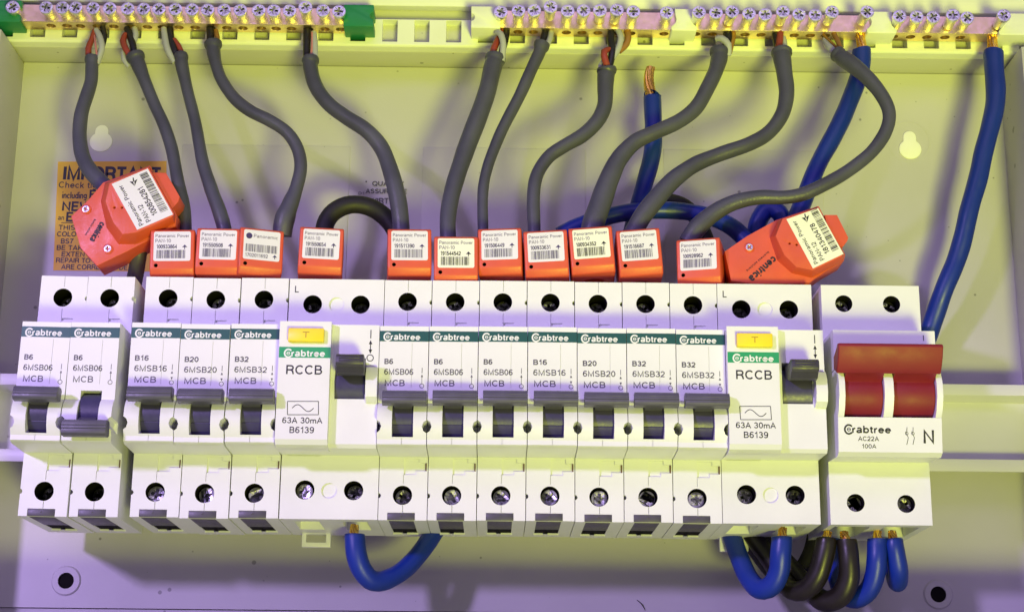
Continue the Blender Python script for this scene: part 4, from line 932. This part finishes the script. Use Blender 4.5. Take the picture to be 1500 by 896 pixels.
def big_sensor(label, n, U, UB, B, LQ, TAB, screws, dots, num, cen, csz, paper, d1, inkc):
    conv = lambda p, d: PD(*z5(n, *p), d) if n else PD(*p, d)
    cx, cz = PD(*(z5(n, *LQ[3])), d1); O = (cx, cz, d1 - 20)
    t = thing('large_current_sensor', label, 'sensor', *O, group='large orange sensors lying askew')
    ccw = lambda q: q[::-1] if area(q) < 0 else q
    ub = ccw([conv(p, d1) for p in U]); bb = ccw([conv(p, d1 - 5.5) for p in UB]); b0 = ccw([conv(p, d1 - 6) for p in B])
    b = MB(O); b.prism_d(ub, d1 - 5.5, d1, 0, bb); b2 = MB(O); b2.prism_d(bb, d1 - 12, d1 - 5.5); b.v += b2.v; b.f += [tuple(i + len(ub) * 2 for i in f) for f in b2.f]; b.m += b2.m
    b = MB(O); L1 = [b.V(x, z, d1) for x, z in ub]; L2 = [b.V(x, z, d1 - 5.5) for x, z in bb]; L3 = [b.V(x, z, d1 - 12) for x, z in bb]; nn = len(ub)
    b.F(L1); b.F(L3[::-1])
    for i in range(nn):
        j = (i + 1) % nn; b.F((L2[i], L2[j], L1[j], L1[i])); b.F((L3[i], L3[j], L2[j], L2[i]))
    bd = MB(O); bd.prism_d(b0, d1 - 19, d1 - 6)
    me = cut(b.mesh('housing', [ORANGE]), None, bd)
    tq = [conv(p, d1 - 4) for p in TAB]; tq = tq[::-1] if area(tq) < 0 else tq
    tb = MB(O); tb.prism_d(tq, d1 - 15, d1 - 4); me = cut(me, None, tb)
    c = MB(O)
    for p in dots: x, z = conv(p, d1); c.cyl_d(x, z, .5, d1 - 2, d1 + 2, 12)
    me = cut(me, c); me.materials.append(DARKGAP); finish(me, .8, 3, angle=50); me.name = 'housing'
    link('housing', me, t)
    for p, dd in screws:
        x, z = conv(p, dd); s = link('cover_screw', COVER_SCREW, t); s.location = ((x - O[0]) * MM, -(dd - O[2]) * MM, (z - O[1]) * MM); s.rotation_euler = (0, random.uniform(0, 3), 0)
        k = MB(O); k.cyl_d(x, z, 1.9, d1 - 9, dd - .5, 20); k.make('screw_boss', ORANGE, t, bevel=.2)
    lq = [conv(p, d1) for p in LQ]
    A, Bq, C, D = [Vector(p) for p in lq]      # A upper left, B upper right, C lower right, D lower left
    b = MB(O); b.prism_d([tuple(p) for p in (D, C, Bq, A)], d1, d1 + .14)
    lb = b.make('label', paper, t, bevel=0)
    # text frame: u from D towards A, v away from B (letters point to the lower left)
    def org(u, v): p = D + (A - D) * u + (C - D) * (1 - v); return (p.x, p.y)
    ex = (A - D); L = ex.length; hgt = (C - D).length; ang = math.atan2(ex.y, ex.x)
    p = MB(O); d = d1 + .19
    def tt(s, u, v, h, w_, bo=0): x, z = org(u, v); p.text(s, x, z, h * hgt, w_ * L, d, bo, ang)
    tt('Panoramic Power', .05, .78, .12, .86); tt('PAN-12', .06, .57, .13, .36); tt(num, .13, .33, .15, .60, .008)
    barcode(p, .12, .97, .05, .26, d, num, 44, org=org)
    # direction arrow, pointing down in the picture
    def o2(a, b_): x, z = org(.86, .48); return (x + a, z + b_)
    for poly in ([(-1.5, .7), (-.3, .5), (0, -1.5)], [(0, -1.5), (.3, .5), (1.6, 1.0)], [(-.25, .3), (.25, .3), (.35, 1.9), (-.1, 1.9)]):
        r = .28; q = [(a * math.cos(r) - c_ * math.sin(r), a * math.sin(r) + c_ * math.cos(r)) for a, c_ in poly]
        vs = [o2(*k) for k in q]
        if area(vs) < 0: vs = vs[::-1]
        p.F([p.V(*v, d) for v in vs])
    p.make('lettering', inkc, lb, smooth=False)
    (p0, p1, dc, hh) = cen; a = Vector(conv(p0, dc)); b_ = Vector(conv(p1, dc)); e = b_ - a
    p = MB(O); p.text('centrica', a.x, a.y, hh, e.length, dc, .03, math.atan2(e.y, e.x))
    an = math.atan2(e.y, e.x); nx, nz = -math.sin(an), math.cos(an)
    p.text('business solutions', a.x - nx * 2.6, a.y - nz * 2.6, .8, e.length * .9, dc, 0, an)
    p.make('raised_lettering', INK if hh > 1.9 else INK, t, smooth=False)
def area(p): return sum(p[i][0] * p[(i + 1) % len(p)][1] - p[(i + 1) % len(p)][0] * p[i][1] for i in range(len(p)))
COVER_SCREW = screw_mesh('cover_screw', 1.35, 1.9, [NICKEL, DARKGAP], slot=.5, ticks=False)
big_sensor('large orange sensor lying over the amber sticker at the upper left', 5,
    [(640, 192), (866, 99), (1016, 370), (1004, 388), (800, 478), (715, 490), (660, 420), (615, 300)],
    [(612, 194), (870, 94), (1024, 376), (1018, 425), (790, 545), (690, 545), (622, 450), (588, 300)],
    [(602, 188), (874, 89), (1030, 376), (1024, 442), (740, 590), (566, 674), (470, 570), (415, 385), (520, 285)],
    [(652, 198), (862, 108), (1010, 375), (800, 465)], [(885, 130), (968, 132), (1048, 270), (1040, 300), (1000, 345), (940, 330)],
    [((500, 342), 57.0), ((628, 573), 57.0)], [(667, 334), (711, 334)], '100854281', ((585, 418), (522, 522), 56.2, 2.5), 1, LABELM, 62, INK)
big_sensor('large orange sensor lying askew at the right above the second residual current switch', 8,
    [(85, 400), (286, 338), (436, 600), (430, 618), (262, 700), (165, 680), (95, 610), (45, 500)],
    [(55, 412), (291, 331), (446, 606), (440, 645), (255, 742), (140, 715), (55, 640), (12, 510)],
    [(50, 407), (294, 326), (450, 608), (442, 645), (345, 700), (240, 772), (-70, 778), (-215, 760), (-252, 590), (-120, 500)],
    [(107, 403), (292, 338), (440, 605), (262, 690)], [(330, 378), (402, 378), (468, 510), (462, 530), (435, 562), (380, 560)],
    [((-108, 565), 57.0)], [(126, 544), (167, 551)], '181340478', ((28, 618), (-115, 742), 56.2, 2.8), 1, LABELY, 62, INK)
# one stray hair on the lower panel
p = MB(EO); p.tube([(*PD(933, 878, .3), .3, .12), (*PD(940, 884, .8), .8, .16), (*PD(945, 893, .3), .3, .1)], 6)
h = p.make('bristle', DARKGAP, None); h.location = (EO[0] * MM, 0, EO[1] * MM); h['label'] = 'tiny dark curved bristle lying at the bottom centre of the panel'; h['category'] = 'debris'
